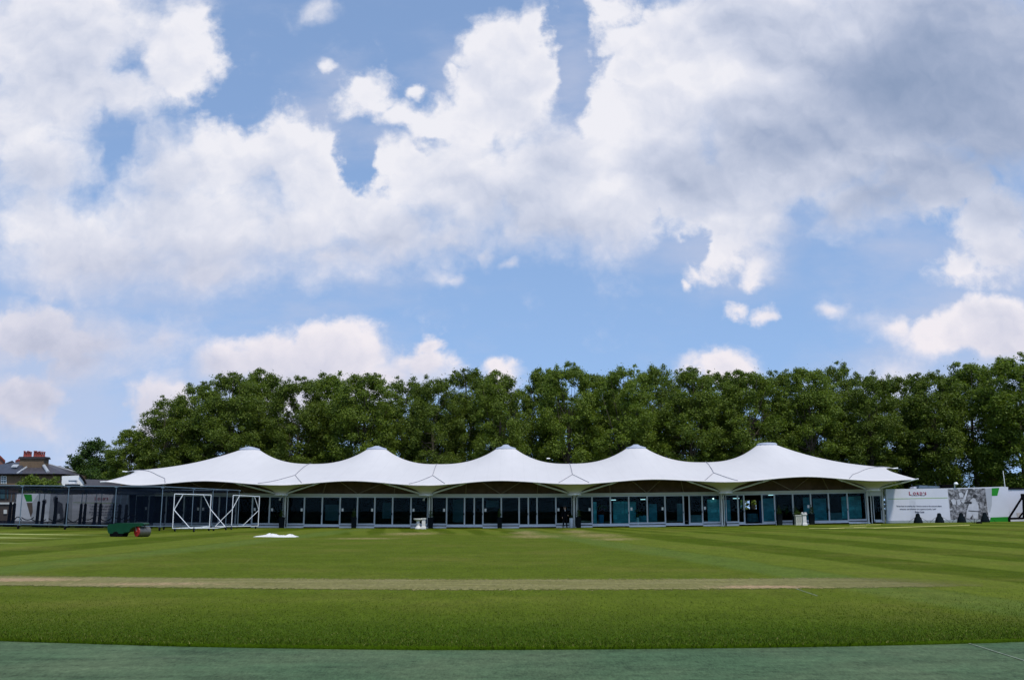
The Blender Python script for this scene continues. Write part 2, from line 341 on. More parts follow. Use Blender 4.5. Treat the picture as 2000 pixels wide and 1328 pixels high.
# ------------------------------------------------------------------ ground
def grass_material():
    m, nt, b = new_mat('mown_grass'); N = NT(nt)
    tc = N.n('ShaderNodeTexCoord'); ob = tc.outputs['Object']; s = N.sep(ob); x, y = s[0], s[1]
    wob = N.m('MULTIPLY', N.m('SUBTRACT', N.noise(ob, 0.12, 3, 0.5), 0.5), 1.6)
    wob2 = N.m('MULTIPLY', N.m('SUBTRACT', N.noise(ob, 1.2, 3, 0.5), 0.5), 0.35)
    wb = N.m('ADD', wob, wob2)
    def stripe(c, per, soft=0.25):
        q = N.m('SINE', N.m('MULTIPLY', c, 2*math.pi/per)); return N.sstep(q, -soft, soft)
    xr = N.m('ADD', N.m('ADD', x, N.m('MULTIPLY', N.m('SUBTRACT', y, 18.0), 0.135)), wb)   # across the right-hand stripes
    xl = N.m('ADD', N.m('ADD', x, N.m('MULTIPLY', N.m('SUBTRACT', y, 35.0), -0.03)), wb)
    yw = N.m('ADD', N.m('ADD', y, wb), N.m('MULTIPLY', x, 0.012))
    right = N.sstep(xr, 8.6, 9.2); left = N.sstep(xl, -14.4, -13.8, 1, 0)
    rs = stripe(N.m('SUBTRACT', xr, 8.9), 5.4); ls = stripe(N.m('ADD', xl, 14.1), -5.6)
    sq = N.lin(N.noise(N.mapping(ob, sc=(0.03,0.55,1)), 1.0, 4, 0.6), 0.3, 0.7)            # rolled strips across the square
    st = N.mix(right, N.mix(left, sq, ls), rs)
    # narrow stripes close to the pavilion
    near = N.m('MULTIPLY', N.sstep(y, 56, 62), N.m('MULTIPLY', N.sstep(xr, -7, -5), N.sstep(xr, 30, 26)))
    st = N.mix(near, st, stripe(xr, 2.3, 0.4))
    amt = N.m('MAXIMUM', N.m('MAXIMUM', right, left), N.m('MULTIPLY', N.sstep(y, 54, 62), 0.85))
    k = N.m('ADD', N.m('MULTIPLY', N.m('SUBTRACT', st, 0.5), N.lin(amt, 0, 1, 0.45, 1.0)), 0.5)
    # light turning band on either side of the square
    band = N.m('MULTIPLY', N.sstep(xr, 6.6, 7.3), N.sstep(xr, 9.1, 8.6))
    bandl = N.m('MULTIPLY', N.sstep(xl, -14.2, -13.7), N.sstep(xl, -11.6, -12.6))
    bl = N.m('MAXIMUM', band, bandl)
    col = N.mix(k, (0.056,0.083,0.0022), (0.100,0.128,0.012))
    col = N.mix(N.m('MULTIPLY', bl, 0.75), col, (0.090,0.130,0.022))
    # patches, tufts, clippings
    big = N.noise(ob, 0.22, 5, 0.6); mid = N.noise(N.mapping(ob, sc=(1.6,0.9,1)), 1.0, 5, 0.65)
    fin = N.noise(N.mapping(ob, sc=(17,2.4,9)), 1.0, 4, 0.7); vf = N.noise(N.mapping(ob, sc=(34,5,30)), 1.0, 3, 0.75)
    col = N.mix(N.sstep(big, 0.45, 0.72), col, N.mix(0.5, col, (0.135,0.128,0.024)))
    tone = N.m('ADD', N.lin(mid, 0.3, 0.7, -0.15, 0.15), N.m('ADD', N.lin(fin, 0.3, 0.7, -0.24, 0.24), N.lin(vf, 0.3, 0.7, -0.24, 0.24)))
    col = N.mix(N.sstep(y, 11.8, 16.5, 1, 0), col, N.mix(0.85, col, (0.030,0.066,0.0010)))      # longer, greener grass at the edge
    # worn ground
    def ell(cx, cy, rx, ry):
        g = N.n('ShaderNodeTexGradient', gradient_type='SPHERICAL')
        N.put(g.inputs[0], N.mapping(N.vm('ADD', ob, N.comb(wb, wb)), (cx, cy, 0), (0,0,0), (rx, ry, 50), 'TEXTURE')); return g.outputs[1]
    worn = None
    for e in ((1.3,56,2.6,6),(5.0,57,2.6,7),(-6.6,62,3.0,6),(1.0,64,1.6,9),(4.6,66,1.6,9),(5.5,50,2.0,3),(-8,52,3,2.5)):
        f = ell(*e); worn = f if worn is None else N.m('MAXIMUM', worn, f)
    wn = N.m('MULTIPLY', worn, N.lin(N.noise(ob, 2.5, 4, 0.6), 0.35, 0.65, 0.3, 1.2))
    col = N.mix(N.m('MULTIPLY', N.sstep(wn, 0.12, 0.7), 0.85), col, (0.23,0.185,0.075))
    # pale worn strips far left
    for (y0, w_, x1) in ((54.5,0.55,-22.5),(49.0,0.42,-21.5),(43.0,0.40,-20.5)):
        f = N.m('MULTIPLY', N.sstep(N.m('ABSOLUTE', N.m('SUBTRACT', yw, N.m('ADD', y0, N.m('MULTIPLY', x, 0.012)))), w_*1.6, w_*0.5), N.sstep(x, x1, x1-5))
        col = N.mix(N.m('MULTIPLY', f, 0.92), col, (0.36,0.38,0.14))
    cc = N.n('ShaderNodeVectorMath', operation='SCALE'); N.put(cc.inputs[0], col); N.put(cc.inputs['Scale'], N.m('ADD', 1.0, tone))
    N.put(b.inputs['Base Color'], cc.outputs[0]); b.inputs['Roughness'].default_value = 0.9; b.inputs['Specular IOR Level'].default_value = 0.03
    bp = N.n('ShaderNodeBump'); bp.inputs['Strength'].default_value = 0.7; bp.inputs['Distance'].default_value = 0.02
    N.put(bp.inputs['Height'], N.m('ADD', fin, vf)); N.put(b.inputs['Normal'], bp.outputs[0])
    return m
M_GRASS = grass_material()
def edgeY(x):       # far edge of the artificial strip, gently bowed
    return 11.53+0.0175*x*x+0.03*math.sin(x*0.8)
def zgg(x, y): return zg(x, y)
ys = [0]*1
rows = []
yl = [i for i in range(-1, 60)]
def row_y(j, x):
    t = j/60.0
    e = edgeY(max(-14, min(14, x)))
    return e+(84-e)*(t**1.5)
xs = [-120+i*1.0 for i in range(241)]
g = MB()
fr = random.Random(3)
top = []
for j in range(61):
    r = []
    for x in xs:
        y = row_y(j, x)
        if j == 0: y += fr.uniform(-0.012, 0.012)
        r.append((x, y, zg(x, y)))
    top.append(r)
lip = [(x, y+0.03, -0.06) for (x, y, z) in top[0]]
g.sheet([lip]+top)
tag(g.build('grass_field', M_GRASS, origin=(0,0,0)), kind='structure')
# wide ground below and beyond everything, out to the horizon
M_SOIL = mat('rough_ground', (0.055,0.07,0.022), 0.95, 0.3, 0.3)
g = MB()
yy = [-400,-60,0,20,30,40,50,60,70,80,90,100,115,130,160,250,600,1500]
xx = [-1500,-600,-200,-120,-90,-70]+list(range(-60,61,5))+[70,90,120,200,600,1500]
g.sheet([[(x, y, zg(x, min(y,110))-0.12) for x in xx] for y in yy])
tag(g.build('ground', M_SOIL, origin=(0,0,0)), kind='structure')
# artificial strip in front
def turf_material():
    m, nt, b = new_mat('artificial_turf'); N = NT(nt)
    tc = N.n('ShaderNodeTexCoord'); ob = tc.outputs['Object']
    a = N.noise(N.mapping(ob, sc=(0.5,2.6,1)), 1.0, 5, 0.65); bq = N.noise(N.mapping(ob, sc=(7,7,7)), 1.0, 4, 0.75); c = N.noise(N.mapping(ob, sc=(46,13,40)), 1.0, 3, 0.7)
    p = N.noise(ob, 0.35, 4, 0.6)
    v = N.m('ADD', N.lin(a, 0.3, 0.7, -0.26, 0.26), N.m('ADD', N.lin(bq, 0.3, 0.7, -0.26, 0.26), N.lin(c, 0.3, 0.7, -0.3, 0.3)))
    col = N.mix(N.sstep(p, 0.35, 0.7), (0.054,0.098,0.046), (0.082,0.116,0.058))
    stain = N.sstep(N.noise(N.mapping(ob, sc=(0.35,1.7,1)), 1.0, 5, 0.6), 0.60, 0.72)
    col = N.mix(N.m('MULTIPLY', stain, 0.4), col, (0.035,0.05,0.032))
    cc = N.n('ShaderNodeVectorMath', operation='SCALE'); N.put(cc.inputs[0], col); N.put(cc.inputs['Scale'], N.m('ADD', 1.0, v))
    N.put(b.inputs['Base Color'], cc.outputs[0]); b.inputs['Roughness'].default_value = 0.9; b.inputs['Specular IOR Level'].default_value = 0.1
    bp = N.n('ShaderNodeBump'); bp.inputs['Strength'].default_value = 0.5; bp.inputs['Distance'].default_value = 0.01
    N.put(bp.inputs['Height'], N.m('ADD', bq, c)); N.put(b.inputs['Normal'], bp.outputs[0])
    return m
M_TURF = turf_material()
g = MB(); g.sheet([[(x, y, -0.04) for x in xs[60:181]] for y in (-25, -5, 2, 5, 8, 14.6)])
tag(g.build('artificial_turf_path', M_TURF, origin=(0,0,0)), kind='structure')
# cricket pitch: a pale worn strip laid 4 mm proud, bowed like the photograph shows it
def pitch_material():
    m, nt, b = new_mat('worn_pitch'); N = NT(nt)
    tc = N.n('ShaderNodeTexCoord'); ob = tc.outputs['Object']; s = N.sep(ob)
    uv = N.n('ShaderNodeUVMap'); uv.uv_map = 'UVMap'; t = N.sep(uv.outputs[0])
    wb = N.m('MULTIPLY', N.m('SUBTRACT', N.noise(ob, 0.9, 4, 0.6), 0.5), 1.0)
    fin = N.noise(N.mapping(ob, sc=(9,2.2,9)), 1.0, 4, 0.75); vf = N.noise(N.mapping(ob, sc=(34,6,30)), 1.0, 3, 0.75); mid = N.noise(N.mapping(ob, sc=(0.5,2.4,1)), 1.0, 5, 0.65)
    dry = N.mix(N.sstep(mid, 0.35, 0.65), (0.150,0.140,0.040), (0.200,0.178,0.068))
    def ell(cx, cy, rx, ry):
        g = N.n('ShaderNodeTexGradient', gradient_type='SPHERICAL')
        N.put(g.inputs[0], N.mapping(N.vm('ADD', ob, N.comb(wb, N.m('MULTIPLY', wb, 0.25))), (cx, cy, 0), (0,0,0), (rx, ry, 50), 'TEXTURE')); return g.outputs[1]
    bare = N.m('MAXIMUM', ell(5.25, 20.1, 1.7, 0.55), N.m('MAXIMUM', ell(-11.9, 22.0, 3.2, 0.9), N.m('MULTIPLY', ell(-7.8, 20.8, 3.0, 0.8), 0.6)))
    tex = N.lin(fin, 0.3, 0.7, -0.25, 0.25)
    col = N.mix(N.sstep(N.m('ADD', bare, tex), 0.1, 0.75), dry, (0.33,0.225,0.12))
    # fade into the grass at the sides and past the stumps
    ed = N.m('MULTIPLY', N.sstep(N.m('ADD', t[1], N.m('MULTIPLY', tex, 0.35)), 0.03, 0.16), N.sstep(N.m('ADD', t[1], N.m('MULTIPLY', tex, 0.35)), 0.97, 0.84))
    endx = N.m('ADD', N.m('ADD', s[0], N.m('MULTIPLY', wb, 1.5)), N.m('MULTIPLY', N.m('SUBTRACT', t[1], 0.5), 1.5))
    ed = N.m('MULTIPLY', ed, N.sstep(endx, 10.3, 7.6))
    ed = N.m('MULTIPLY', ed, N.lin(N.sstep(s[0], 4.5, 8.0), 0, 1, 0.97, 0.85))
    cc = N.n('ShaderNodeVectorMath', operation='SCALE'); N.put(cc.inputs[0], col); N.put(cc.inputs['Scale'], N.m('ADD', 1.0, N.m('ADD', tex, N.lin(vf, 0.3, 0.7, -0.2, 0.2))))
    N.put(b.inputs['Base Color'], cc.outputs[0]); b.inputs['Roughness'].default_value = 0.9; b.inputs['Specular IOR Level'].default_value = 0.1
    tr = N.n('ShaderNodeBsdfTransparent'); mx = N.n('ShaderNodeMixShader'); N.put(mx.inputs[0], ed)
    nt.links.new(tr.outputs[0], mx.inputs[1]); nt.links.new(b.outputs[0], mx.inputs[2])
    nt.links.new(mx.outputs[0], nt.nodes['Material Output'].inputs[0])
    return m
g = MB(); n = 60; pts = []; 
for j in range(5):
    r = []
    for i in range(n+1):
        px = -420+i*(1920+420)/n
        q = (px-1000)/1000.0
        ylow, yhigh = 1154-9.0*q*q, 1129-7.0*q*q
        p = ylow+(yhigh-ylow)*j/4
        A = P(px, p, 1.0); k = EYE/(EYE-A.z); x, y = A.x*k, k
        r.append((x, y, 0.006))
    pts.append(r)
g.sheet(pts)
ob = g.build('cricket_pitch', pitch_material(), origin=(0,0,0), fix=False)
uvl = ob.data.uv_layers.new(name='UVMap')
for lp in ob.data.loops:
    vi = lp.vertex_index; uvl.data[lp.index].uv = ((vi % (n+1))/n, (vi//(n+1))/4)
tag(ob, kind='structure')
M_LINE = mat('line_paint', (0.155,0.19,0.13), 0.9, 0.4, 9)
def gline(px0, py0, px1, py1, w, z, name):
    a, b_ = [], []
    for px, py in ((px0,py0),(px1,py1)):
        A = P(px, py, 1.0); k = (EYE-z)/(EYE-A.z); a.append(Vector((A.x*k, k, z)))
    d = (a[1]-a[0]).normalized(); nrm = Vector((-d.y, d.x, 0))*w/2
    g = MB(); N_ = 12
    g.sheet([[a[0].lerp(a[1], i/N_)+nrm*fr.uniform(.8,1.2) for i in range(N_+1)], [a[0].lerp(a[1], i/N_)-nrm*fr.uniform(.8,1.2) for i in range(N_+1)]])
    return tag(g.build(name, M_LINE), kind='structure')
gline(1552,1148,1597,1163, 0.028, 0.005, 'crease_line')
gline(1872,1249,2040,1301, 0.028, -0.034, 'painted_line')

# grass blades standing at the near edge of the field, thinning out with distance
def blades():
    rng = np.random.default_rng(17); n = 120000
    x = rng.uniform(-13, 13, n); d = rng.exponential(1.7, n)-0.02
    y = 11.53+0.0175*x*x+d; k = (d < 9.5) & (np.abs(x) < 0.62*y+0.6); x, y, d = x[k], y[k], d[k]; n = len(x)
    h = rng.uniform(0.010, 0.023, n)*np.where(d < 0.5, 1.35, 1.0); a = rng.uniform(0, 2*np.pi, n); w = rng.uniform(0.004, 0.008, n)
    lx, ly = rng.normal(0, 0.5, n)*h, rng.normal(0, 0.5, n)*h
    ca, sa = np.cos(a)*w, np.sin(a)*w
    v = np.stack([np.stack([x-ca, y-sa, np.zeros(n)-0.004], 1), np.stack([x+ca, y+sa, np.zeros(n)-0.004], 1), np.stack([x+lx, y+ly, h], 1)], 1).reshape(-1, 3)
    me = bpy.data.meshes.new('grass_blades'); me.vertices.add(3*n); me.loops.add(3*n); me.polygons.add(n)
    me.vertices.foreach_set('co', v.astype(np.float32).ravel()); me.loops.foreach_set('vertex_index', np.arange(3*n, dtype=np.int32))
    me.polygons.foreach_set('loop_start', np.arange(0, 3*n, 3, dtype=np.int32)); me.update(calc_edges=True)
    m, nt, b = new_mat('grass_blade'); N = NT(nt); gi = N.n('ShaderNodeNewGeometry'); r = gi.outputs['Random Per Island']
    N.put(b.inputs['Base Color'], N.ramp(r, [(0.0,(0.028,0.056,0.001)),(0.6,(0.054,0.090,0.003)),(0.93,(0.085,0.112,0.011)),(1.0,(0.20,0.19,0.06))])); b.inputs['Roughness'].default_value = 0.8; b.inputs['Specular IOR Level'].default_value = 0.1
    me.materials.append(m); o = bpy.data.objects.new('grass_blades', me); COL.objects.link(o)
    tag(o, 'short mown grass blades along the near edge of the field', 'grass', kind='stuff')
blades()
# ------------------------------------------------------------------ trees
def leaf_material(name, c1, c2, c3):
    m, nt, b = new_mat(name); N = NT(nt)
    tc = N.n('ShaderNodeTexCoord'); oi = N.n('ShaderNodeObjectInfo'); gi = N.n('ShaderNodeNewGeometry')
    r = gi.outputs['Random Per Island']
    cl = N.noise(N.vm('ADD', tc.outputs['Object'], N.scale(N.comb(oi.outputs['Random'], oi.outputs['Random'], 0), 40.0)), 0.45, 3, 0.6)
    col = N.mix(N.sstep(N.m('ADD', cl, N.m('MULTIPLY', N.m('SUBTRACT', r, 0.5), 0.35)), 0.3, 0.72), c1, c2)
    col = N.mix(N.m('MULTIPLY', N.sstep(r, 0.72, 1.0), 0.45), col, c3)
    cc = N.n('ShaderNodeVectorMath', operation='SCALE'); N.put(cc.inputs[0], col)
    N.put(cc.inputs['Scale'], N.m('ADD', N.lin(oi.outputs['Random'], 0, 1, 0.84, 1.12), N.m('MULTIPLY', N.m('SUBTRACT', r, 0.5), 0.35)))
    N.put(b.inputs['Base Color'], cc.outputs[0]); b.inputs['Roughness'].default_value = 0.55; b.inputs['Specular IOR Level'].default_value = 0.25
    tl = N.n('ShaderNodeBsdfTranslucent'); N.put(tl.inputs[0], N.mix(1.0, cc.outputs[0], (1.25,1.35,0.5), 'MULTIPLY'))
    mx = N.n('ShaderNodeMixShader'); mx.inputs[0].default_value = 0.36
    nt.links.new(b.outputs[0], mx.inputs[1]); nt.links.new(tl.outputs[0], mx.inputs[2])
    nt.links.new(mx.outputs[0], nt.nodes['Material Output'].inputs[0])
    return m
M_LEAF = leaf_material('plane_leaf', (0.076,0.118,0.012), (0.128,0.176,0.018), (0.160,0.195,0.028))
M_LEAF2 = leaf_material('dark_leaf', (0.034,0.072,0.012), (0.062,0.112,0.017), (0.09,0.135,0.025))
M_BARK = mat('bark', (0.085,0.07,0.05), 0.95, 0.35, 5, bump=0.4)
def leaf_quads(cent, rad, per, size, rng, flat=0.75):
    """leaf sprays scattered through clumps: returns vertex and face arrays"""
    vs = []
    for (c, r) in zip(cent, rad):
        n = max(8, int(per*(r/1.0)**2))
        d = rng.normal(size=(n,3)); d /= np.linalg.norm(d, axis=1)[:,None]
        rr = r*np.where(rng.random(n) < 0.7, rng.uniform(0.15, 1.0, n)**0.6, np.abs(rng.normal(0, 0.75, n)).clip(0, 1.7))
        p = np.array(c)+d*rr[:,None]*np.array([1,1,flat])
        # leaf blades face outwards and up, with a good deal of disorder
        nn = d*0.7+np.array([0,0,0.55])+rng.normal(size=(n,3))*0.55; nn /= np.linalg.norm(nn, axis=1)[:,None]
        a = np.cross(nn, rng.normal(size=(n,3))); a /= np.linalg.norm(a, axis=1)[:,None]; b_ = np.cross(nn, a)
        s = size*rng.uniform(0.6, 1.25, n)[:,None]
        q = np.stack([p-a*s*0.62, p+b_*s*0.38-a*s*0.1-nn*s*0.1, p+a*s*0.62, p-b_*s*0.38-a*s*0.1-nn*s*0.1], 1)
        vs.append(q)
    return np.concatenate(vs).reshape(-1,3)
def leaf_obj(name, verts, mt):
    n = len(verts)//4
    me = bpy.data.meshes.new(name); me.vertices.add(4*n); me.loops.add(4*n); me.polygons.add(n)
    me.vertices.foreach_set('co', verts.astype(np.float32).ravel())
    me.loops.foreach_set('vertex_index', np.arange(4*n, dtype=np.int32))
    me.polygons.foreach_set('loop_start', np.arange(0, 4*n, 4, dtype=np.int32))
    me.update(calc_edges=True); me.materials.append(mt)
    o = bpy.data.objects.new(name, me); COL.objects.link(o); ORG[o.name] = Vector((0,0,0)); return o
def make_tree(H, Rw, base, nlimb, ncl, per, size, seed, name, lm, leafmat=None, shape='plane', clump=(0.75,1.5)):
    """a tree of height H built at the origin: trunk with limbs, crown of leaf sprays round the limb ends"""
    rng = np.random.default_rng(seed); rd = random.Random(seed)
    root = empty(name, (0,0,0))
    tr = MB(); tip = Vector((rd.uniform(-.3,.3), rd.uniform(-.3,.3), H*0.72))
    pts = [Vector((0,0,-0.3)), Vector((rd.uniform(-.1,.1),0,H*0.2)), Vector((rd.uniform(-.2,.2),rd.uniform(-.2,.2),H*0.42)), tip]
    rs = [H*0.022, H*0.017, H*0.012, H*0.005]
    for (a, b, r1, r2) in zip(pts, pts[1:], rs, rs[1:]): tr.tube(a, b, r1, r2, 9)
    cent, rad = [], []
    def prof(h):      # half-width of the crown at relative height h
        if shape == 'round': return max(0.12, math.sqrt(max(0.0, 1-(2*h-1)**2)))
        return max(0.22, min(1.0, 0.62+1.1*h)*(1.0 if h < 0.62 else max(0.1, 1-((h-0.62)/0.40)**2)**0.6))
    for i in range(nlimb):
        t = rd.uniform(0.18, 0.95); s = pts[1].lerp(pts[2], t*2) if t < .5 else pts[2].lerp(pts[3], t*2-1)
        an = rd.uniform(0, 2*math.pi); z = base+(H-base)*rd.uniform(0.1, 0.98)
        h = (z-base)/(H-base); w = Rw*prof(h)*rd.uniform(0.45, 0.95)
        e = Vector((math.cos(an)*w, math.sin(an)*w, max(z, s.z+0.4)))
        mid = s.lerp(e, 0.5)+Vector((0,0,-0.25)); r = H*0.0045
        tr.tube(s, mid, r, r*0.7, 6); tr.tube(mid, e, r*0.7, r*0.25, 5)
    for i in range(ncl):
        h = rd.uniform(0, 1)**0.9; an = rd.uniform(0, 2*math.pi)
        f = math.sqrt(rd.uniform(0.12, 1.0)); w = Rw*prof(h)*f
        r = rd.uniform(*clump)*(0.72 if h > 0.82 else 1)
        cent.append((math.cos(an)*w, math.sin(an)*w, base+(H-base-r*0.6)*h)); rad.append(r)
    # leading shoots that make the outline ragged
    for i in range(int(ncl*0.5)):
        h = rd.uniform(0.3, 1.02); an = rd.uniform(0, 2*math.pi); w = Rw*prof(min(h,1))*rd.uniform(0.85, 1.18)
        cent.append((math.cos(an)*w, math.sin(an)*w, base+(H-base)*h)); rad.append(rd.uniform(0.3, 0.55)*clump[0]/0.75)
    crown = leaf_obj('crown', leaf_quads(cent, rad, per, size, rng), leafmat or M_LEAF); crown.parent = root
    tr.build('trunk', M_BARK, root)
    return root
PROTO = [make_tree(18, 4.5, 2.6, 26, 150, 380, 0.19, 100+i, 'plane_tree', '') for i in range(6)]
PH = 18.0
TREES = [  # px, top py, distance, width factor, label
 (262,838,112,0.62,'short dark tree at the left end of the tree row behind the tent corner'),
 (335,778,112,0.85,'tree rising in a step at the sloping left end of the tree row'),
 (395,748,118,0.95,'tree at the left shoulder of the row, above the left slope of the tent'),
 (452,730,111,1.0,'tall leafy tree just left of the leftmost tent peak'),
 (515,727,119,1.0,'tall leafy tree just right of the leftmost tent peak'),
 (585,740,112,0.9,'lower crown left of the dip between first and second tent peaks from the left'),
 (648,732,119,0.95,'tree behind the dip between first and second tent peaks from the left'),
 (712,728,111,1.05,'broad leafy tree just left of the second tent peak from the left'),
 (790,742,119,0.95,'tree right of the second tent peak from the left'),
 (848,738,111,0.85,'narrow tree above the dip between second and middle tent peaks'),
 (918,722,118,1.0,'tall dense tree between the second and middle tent peaks, left of the middle one'),
 (975,730,111,0.85,'leafy tree directly behind the middle tent peak'),
 (1058,722,119,0.8,'airy tree with sky showing through, right of the middle tent peak'),
 (1108,713,112,0.9,'tree with a pointed top above the dip right of the middle tent peak'),
 (1175,728,119,0.95,'tree left of the fourth tent peak from the left'),
 (1222,720,111,0.95,'tall tree directly behind the fourth tent peak from the left'),
 (1283,715,118,0.85,'slim-topped tree just right of the fourth tent peak from the left'),
 (1343,720,111,0.9,'tree above the dip between the fourth and rightmost tent peaks'),
 (1398,727,119,0.95,'tree left of the rightmost tent peak, near the white cloud'),
 (1458,727,111,0.95,'leafy tree just left of the rightmost tent peak'),
 (1520,728,118,0.9,'tree directly behind the rightmost tent peak'),
 (1578,716,111,0.85,'tree with a spiky top just right of the rightmost tent peak'),
 (1637,714,118,0.9,'tall tree above the long right slope of the tent'),
 (1692,730,111,0.85,'lower tree above the right end of the tent roof'),
 (1752,734,118,0.95,'dark tree above the right tip of the tent'),
 (1815,728,111,0.95,'tree behind the red lettering on the white wall'),
 (1888,711,117,1.1,'big tree with a gap of sky beside its trunk, above the photo print'),
 (1978,699,108,1.15,'tallest tree at the right edge of the picture'),
 (2062,700,118,1.1,'leafy tree cut by the right edge of the picture')]
rt = random.Random(21)
used = {}
for i, (px, py, Y, wf, lab) in enumerate(TREES):
    k = (i*5+i//6) % 6
    o = PROTO[k] if k not in used else copy_tree(PROTO[k]); used[k] = 1
    x = X(px, Y, py); z0 = zg(x, Y)-0.1
    top = P(px, py, Y).z
    o.location = (x, Y, z0); o.rotation_euler.z = rt.uniform(0, 6.28)
    s = (top-z0)/PH; o.scale = (wf*rt.uniform(.95,1.05), wf*rt.uniform(.95,1.05), s)
    tag(o, lab, 'tree', 'plane trees in a row behind the tent pavilion')
# dark understorey behind the row
def bush(px0, px1, pytop, Y, name, lab, cat, leaf=0.22, per=170, seed=5, depth=1.4, lm=None, group=None, base=None, stem=True):
    rd = random.Random(seed); rng = np.random.default_rng(seed)
    xa, xb = X(px0, Y, pytop), X(px1, Y, pytop); xm = (xa+xb)/2; z0 = zg(xm, Y)-0.1; H = P((px0+px1)/2, pytop, Y).z-z0
    if base is None: base = 0.15
    root = empty(name, (xm, Y, z0), lab, cat, group)
    cent, rad = [], []; w = (xb-xa)/2; n = max(14, int(w*H*depth*3.0))
    for i in range(n):
        h = rd.uniform(0, 1); f = math.sqrt(max(0.05, 1-h**5)); r = rd.uniform(0.35, 0.62)*min(1.2, max(.6, H/4))
        an = rd.uniform(0, 6.28); q = math.sqrt(rd.uniform(.1, 1))
        cent.append((math.cos(an)*q*(w-r*.6)*f, math.sin(an)*q*depth*f, base+(H-base-r*.7)*h)); rad.append(r)
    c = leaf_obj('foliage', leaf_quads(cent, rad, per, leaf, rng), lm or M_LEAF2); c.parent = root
    if stem:
        t = MB(); Oz = Vector((xm, Y, z0))
        for i in range(5):
            a = rd.uniform(0, 6.28); t.tube(Oz+Vector((0,0,-0.1)), Oz+Vector((math.cos(a)*w*.5, math.sin(a)*depth*.5, H*.7)), 0.06, 0.02, 6)
        t.build('stem', M_BARK, root)
    return root
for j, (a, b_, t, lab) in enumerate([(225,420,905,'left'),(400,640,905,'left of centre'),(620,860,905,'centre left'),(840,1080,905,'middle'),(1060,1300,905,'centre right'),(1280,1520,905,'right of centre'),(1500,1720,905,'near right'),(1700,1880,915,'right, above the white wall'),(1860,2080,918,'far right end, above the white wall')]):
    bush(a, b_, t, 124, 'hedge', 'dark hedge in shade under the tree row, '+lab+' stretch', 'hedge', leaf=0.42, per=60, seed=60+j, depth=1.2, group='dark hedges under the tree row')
bt = make_tree(9.5, 3.4, 0.3, 16, 150, 300, 0.2, 300, 'round_tree', '', M_LEAF2, 'round', (0.6,1.1))
x = X(188, 128, 870); top = P(188, 858, 128).z
bt.location = (x, 128, 0.3); s = (top-0.3)/9.5; bt.scale = (s*0.98, s*0.98, s)
tag(bt, 'round dark green tree standing alone beyond the houses, left of the tree row', 'tree')
bush(36, 122, 922, 98, 'garden_shrub', 'broad green shrub growing in front of the brown brick house', 'shrub', leaf=0.2, per=240, seed=9, depth=1.6, lm=M_LEAF, base=2.4)
bush(1415, 1510, 952, 108, 'garden_shrub', 'sunlit green shrub seen through the rear openings behind the open doorway', 'shrub', leaf=0.2, per=240, seed=15, depth=1.0, lm=M_LEAF)
bush(148, 215, 912, 112, 'garden_shrub', 'dark shrub behind the slate roof beside the tent tip', 'shrub', leaf=0.22, per=200, seed=12, depth=1.4)
# ------------------------------------------------------------------ pavilion
def fabric_material():
    m, nt, b = new_mat('tent_fabric'); N = NT(nt)
    tc = N.n('ShaderNodeTexCoord'); ob = tc.outputs['Object']; s = N.sep(ob)
    pan = N.m('FRACT', N.m('DIVIDE', s[0], 1.03))                       # welded strips of cloth
    weld = N.m('MULTIPLY', N.sstep(N.m('ABSOLUTE', N.m('SUBTRACT', pan, 0.5)), 0.46, 0.495), 0.05)
    dirt = N.noise(N.mapping(ob, sc=(0.8,0.25,0.8)), 0.9, 6, 0.65)
    k = N.m('SUBTRACT', N.lin(dirt, 0.3, 0.75, 1.02, 0.95), weld)
    cc = N.n('ShaderNodeVectorMath', operation='SCALE'); cc.inputs[0].default_value = (0.61,0.585,0.57); N.put(cc.inputs['Scale'], k)
    N.put(b.inputs['Base Color'], cc.outputs[0]); b.inputs['Roughness'].default_value = 0.5; b.inputs['Specular IOR Level'].default_value = 0.25
    bp = N.n('ShaderNodeBump'); bp.inputs['Strength'].default_value = 0.12; bp.inputs['Distance'].default_value = 0.05
    N.put(bp.inputs['Height'], N.noise(ob, 1.3, 4, 0.55)); N.put(b.inputs['Normal'], bp.outputs[0])
    return m
M_FAB = fabric_material()
M_LINER = mat('roof_liner', (0.27,0.185,0.115), 0.9, 0.15, 1.5)
M_FUN = mat('funnel_fabric', (0.66,0.60,0.50), 0.7, 0.08, 1.2)
M_CAP = mat('cap_sheet', (0.36,0.39,0.46), 0.5, 0.06, 2)
M_SEAM = mat('seam_cable', (0.30,0.30,0.33), 0.7, 0.15, 3)
M_STEEL = mat('painted_steel', (0.62,0.62,0.58), 0.45, 0.06, 2)
M_PROP = mat('tan_prop_paint', (0.22,0.165,0.11), 0.7, 0.1, 2)
M_WHITE = mat('white_paint', (0.78,0.78,0.77), 0.45, 0.06, 2)
M_ALU = mat('window_frame_paint', (0.56,0.60,0.63), 0.4, 0.06, 2)
M_BEAM = mat('fascia_paint', (0.52,0.52,0.45), 0.5, 0.08, 0.7)
M_BROWN = mat('clerestory_timber', (0.125,0.080,0.046), 0.9, 0.25, 2, spec=0.05)
M_BLACK = mat('black_plastic', (0.005,0.005,0.006), 0.9, 0.2, 4, spec=0.03)
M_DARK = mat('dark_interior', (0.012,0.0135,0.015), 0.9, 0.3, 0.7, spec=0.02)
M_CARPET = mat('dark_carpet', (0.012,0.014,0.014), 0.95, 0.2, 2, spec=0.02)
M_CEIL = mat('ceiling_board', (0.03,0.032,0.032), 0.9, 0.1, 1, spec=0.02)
M_PLINTH = mat('plinth_panel', (0.82,0.82,0.84), 0.6, 0.1, 1.5)
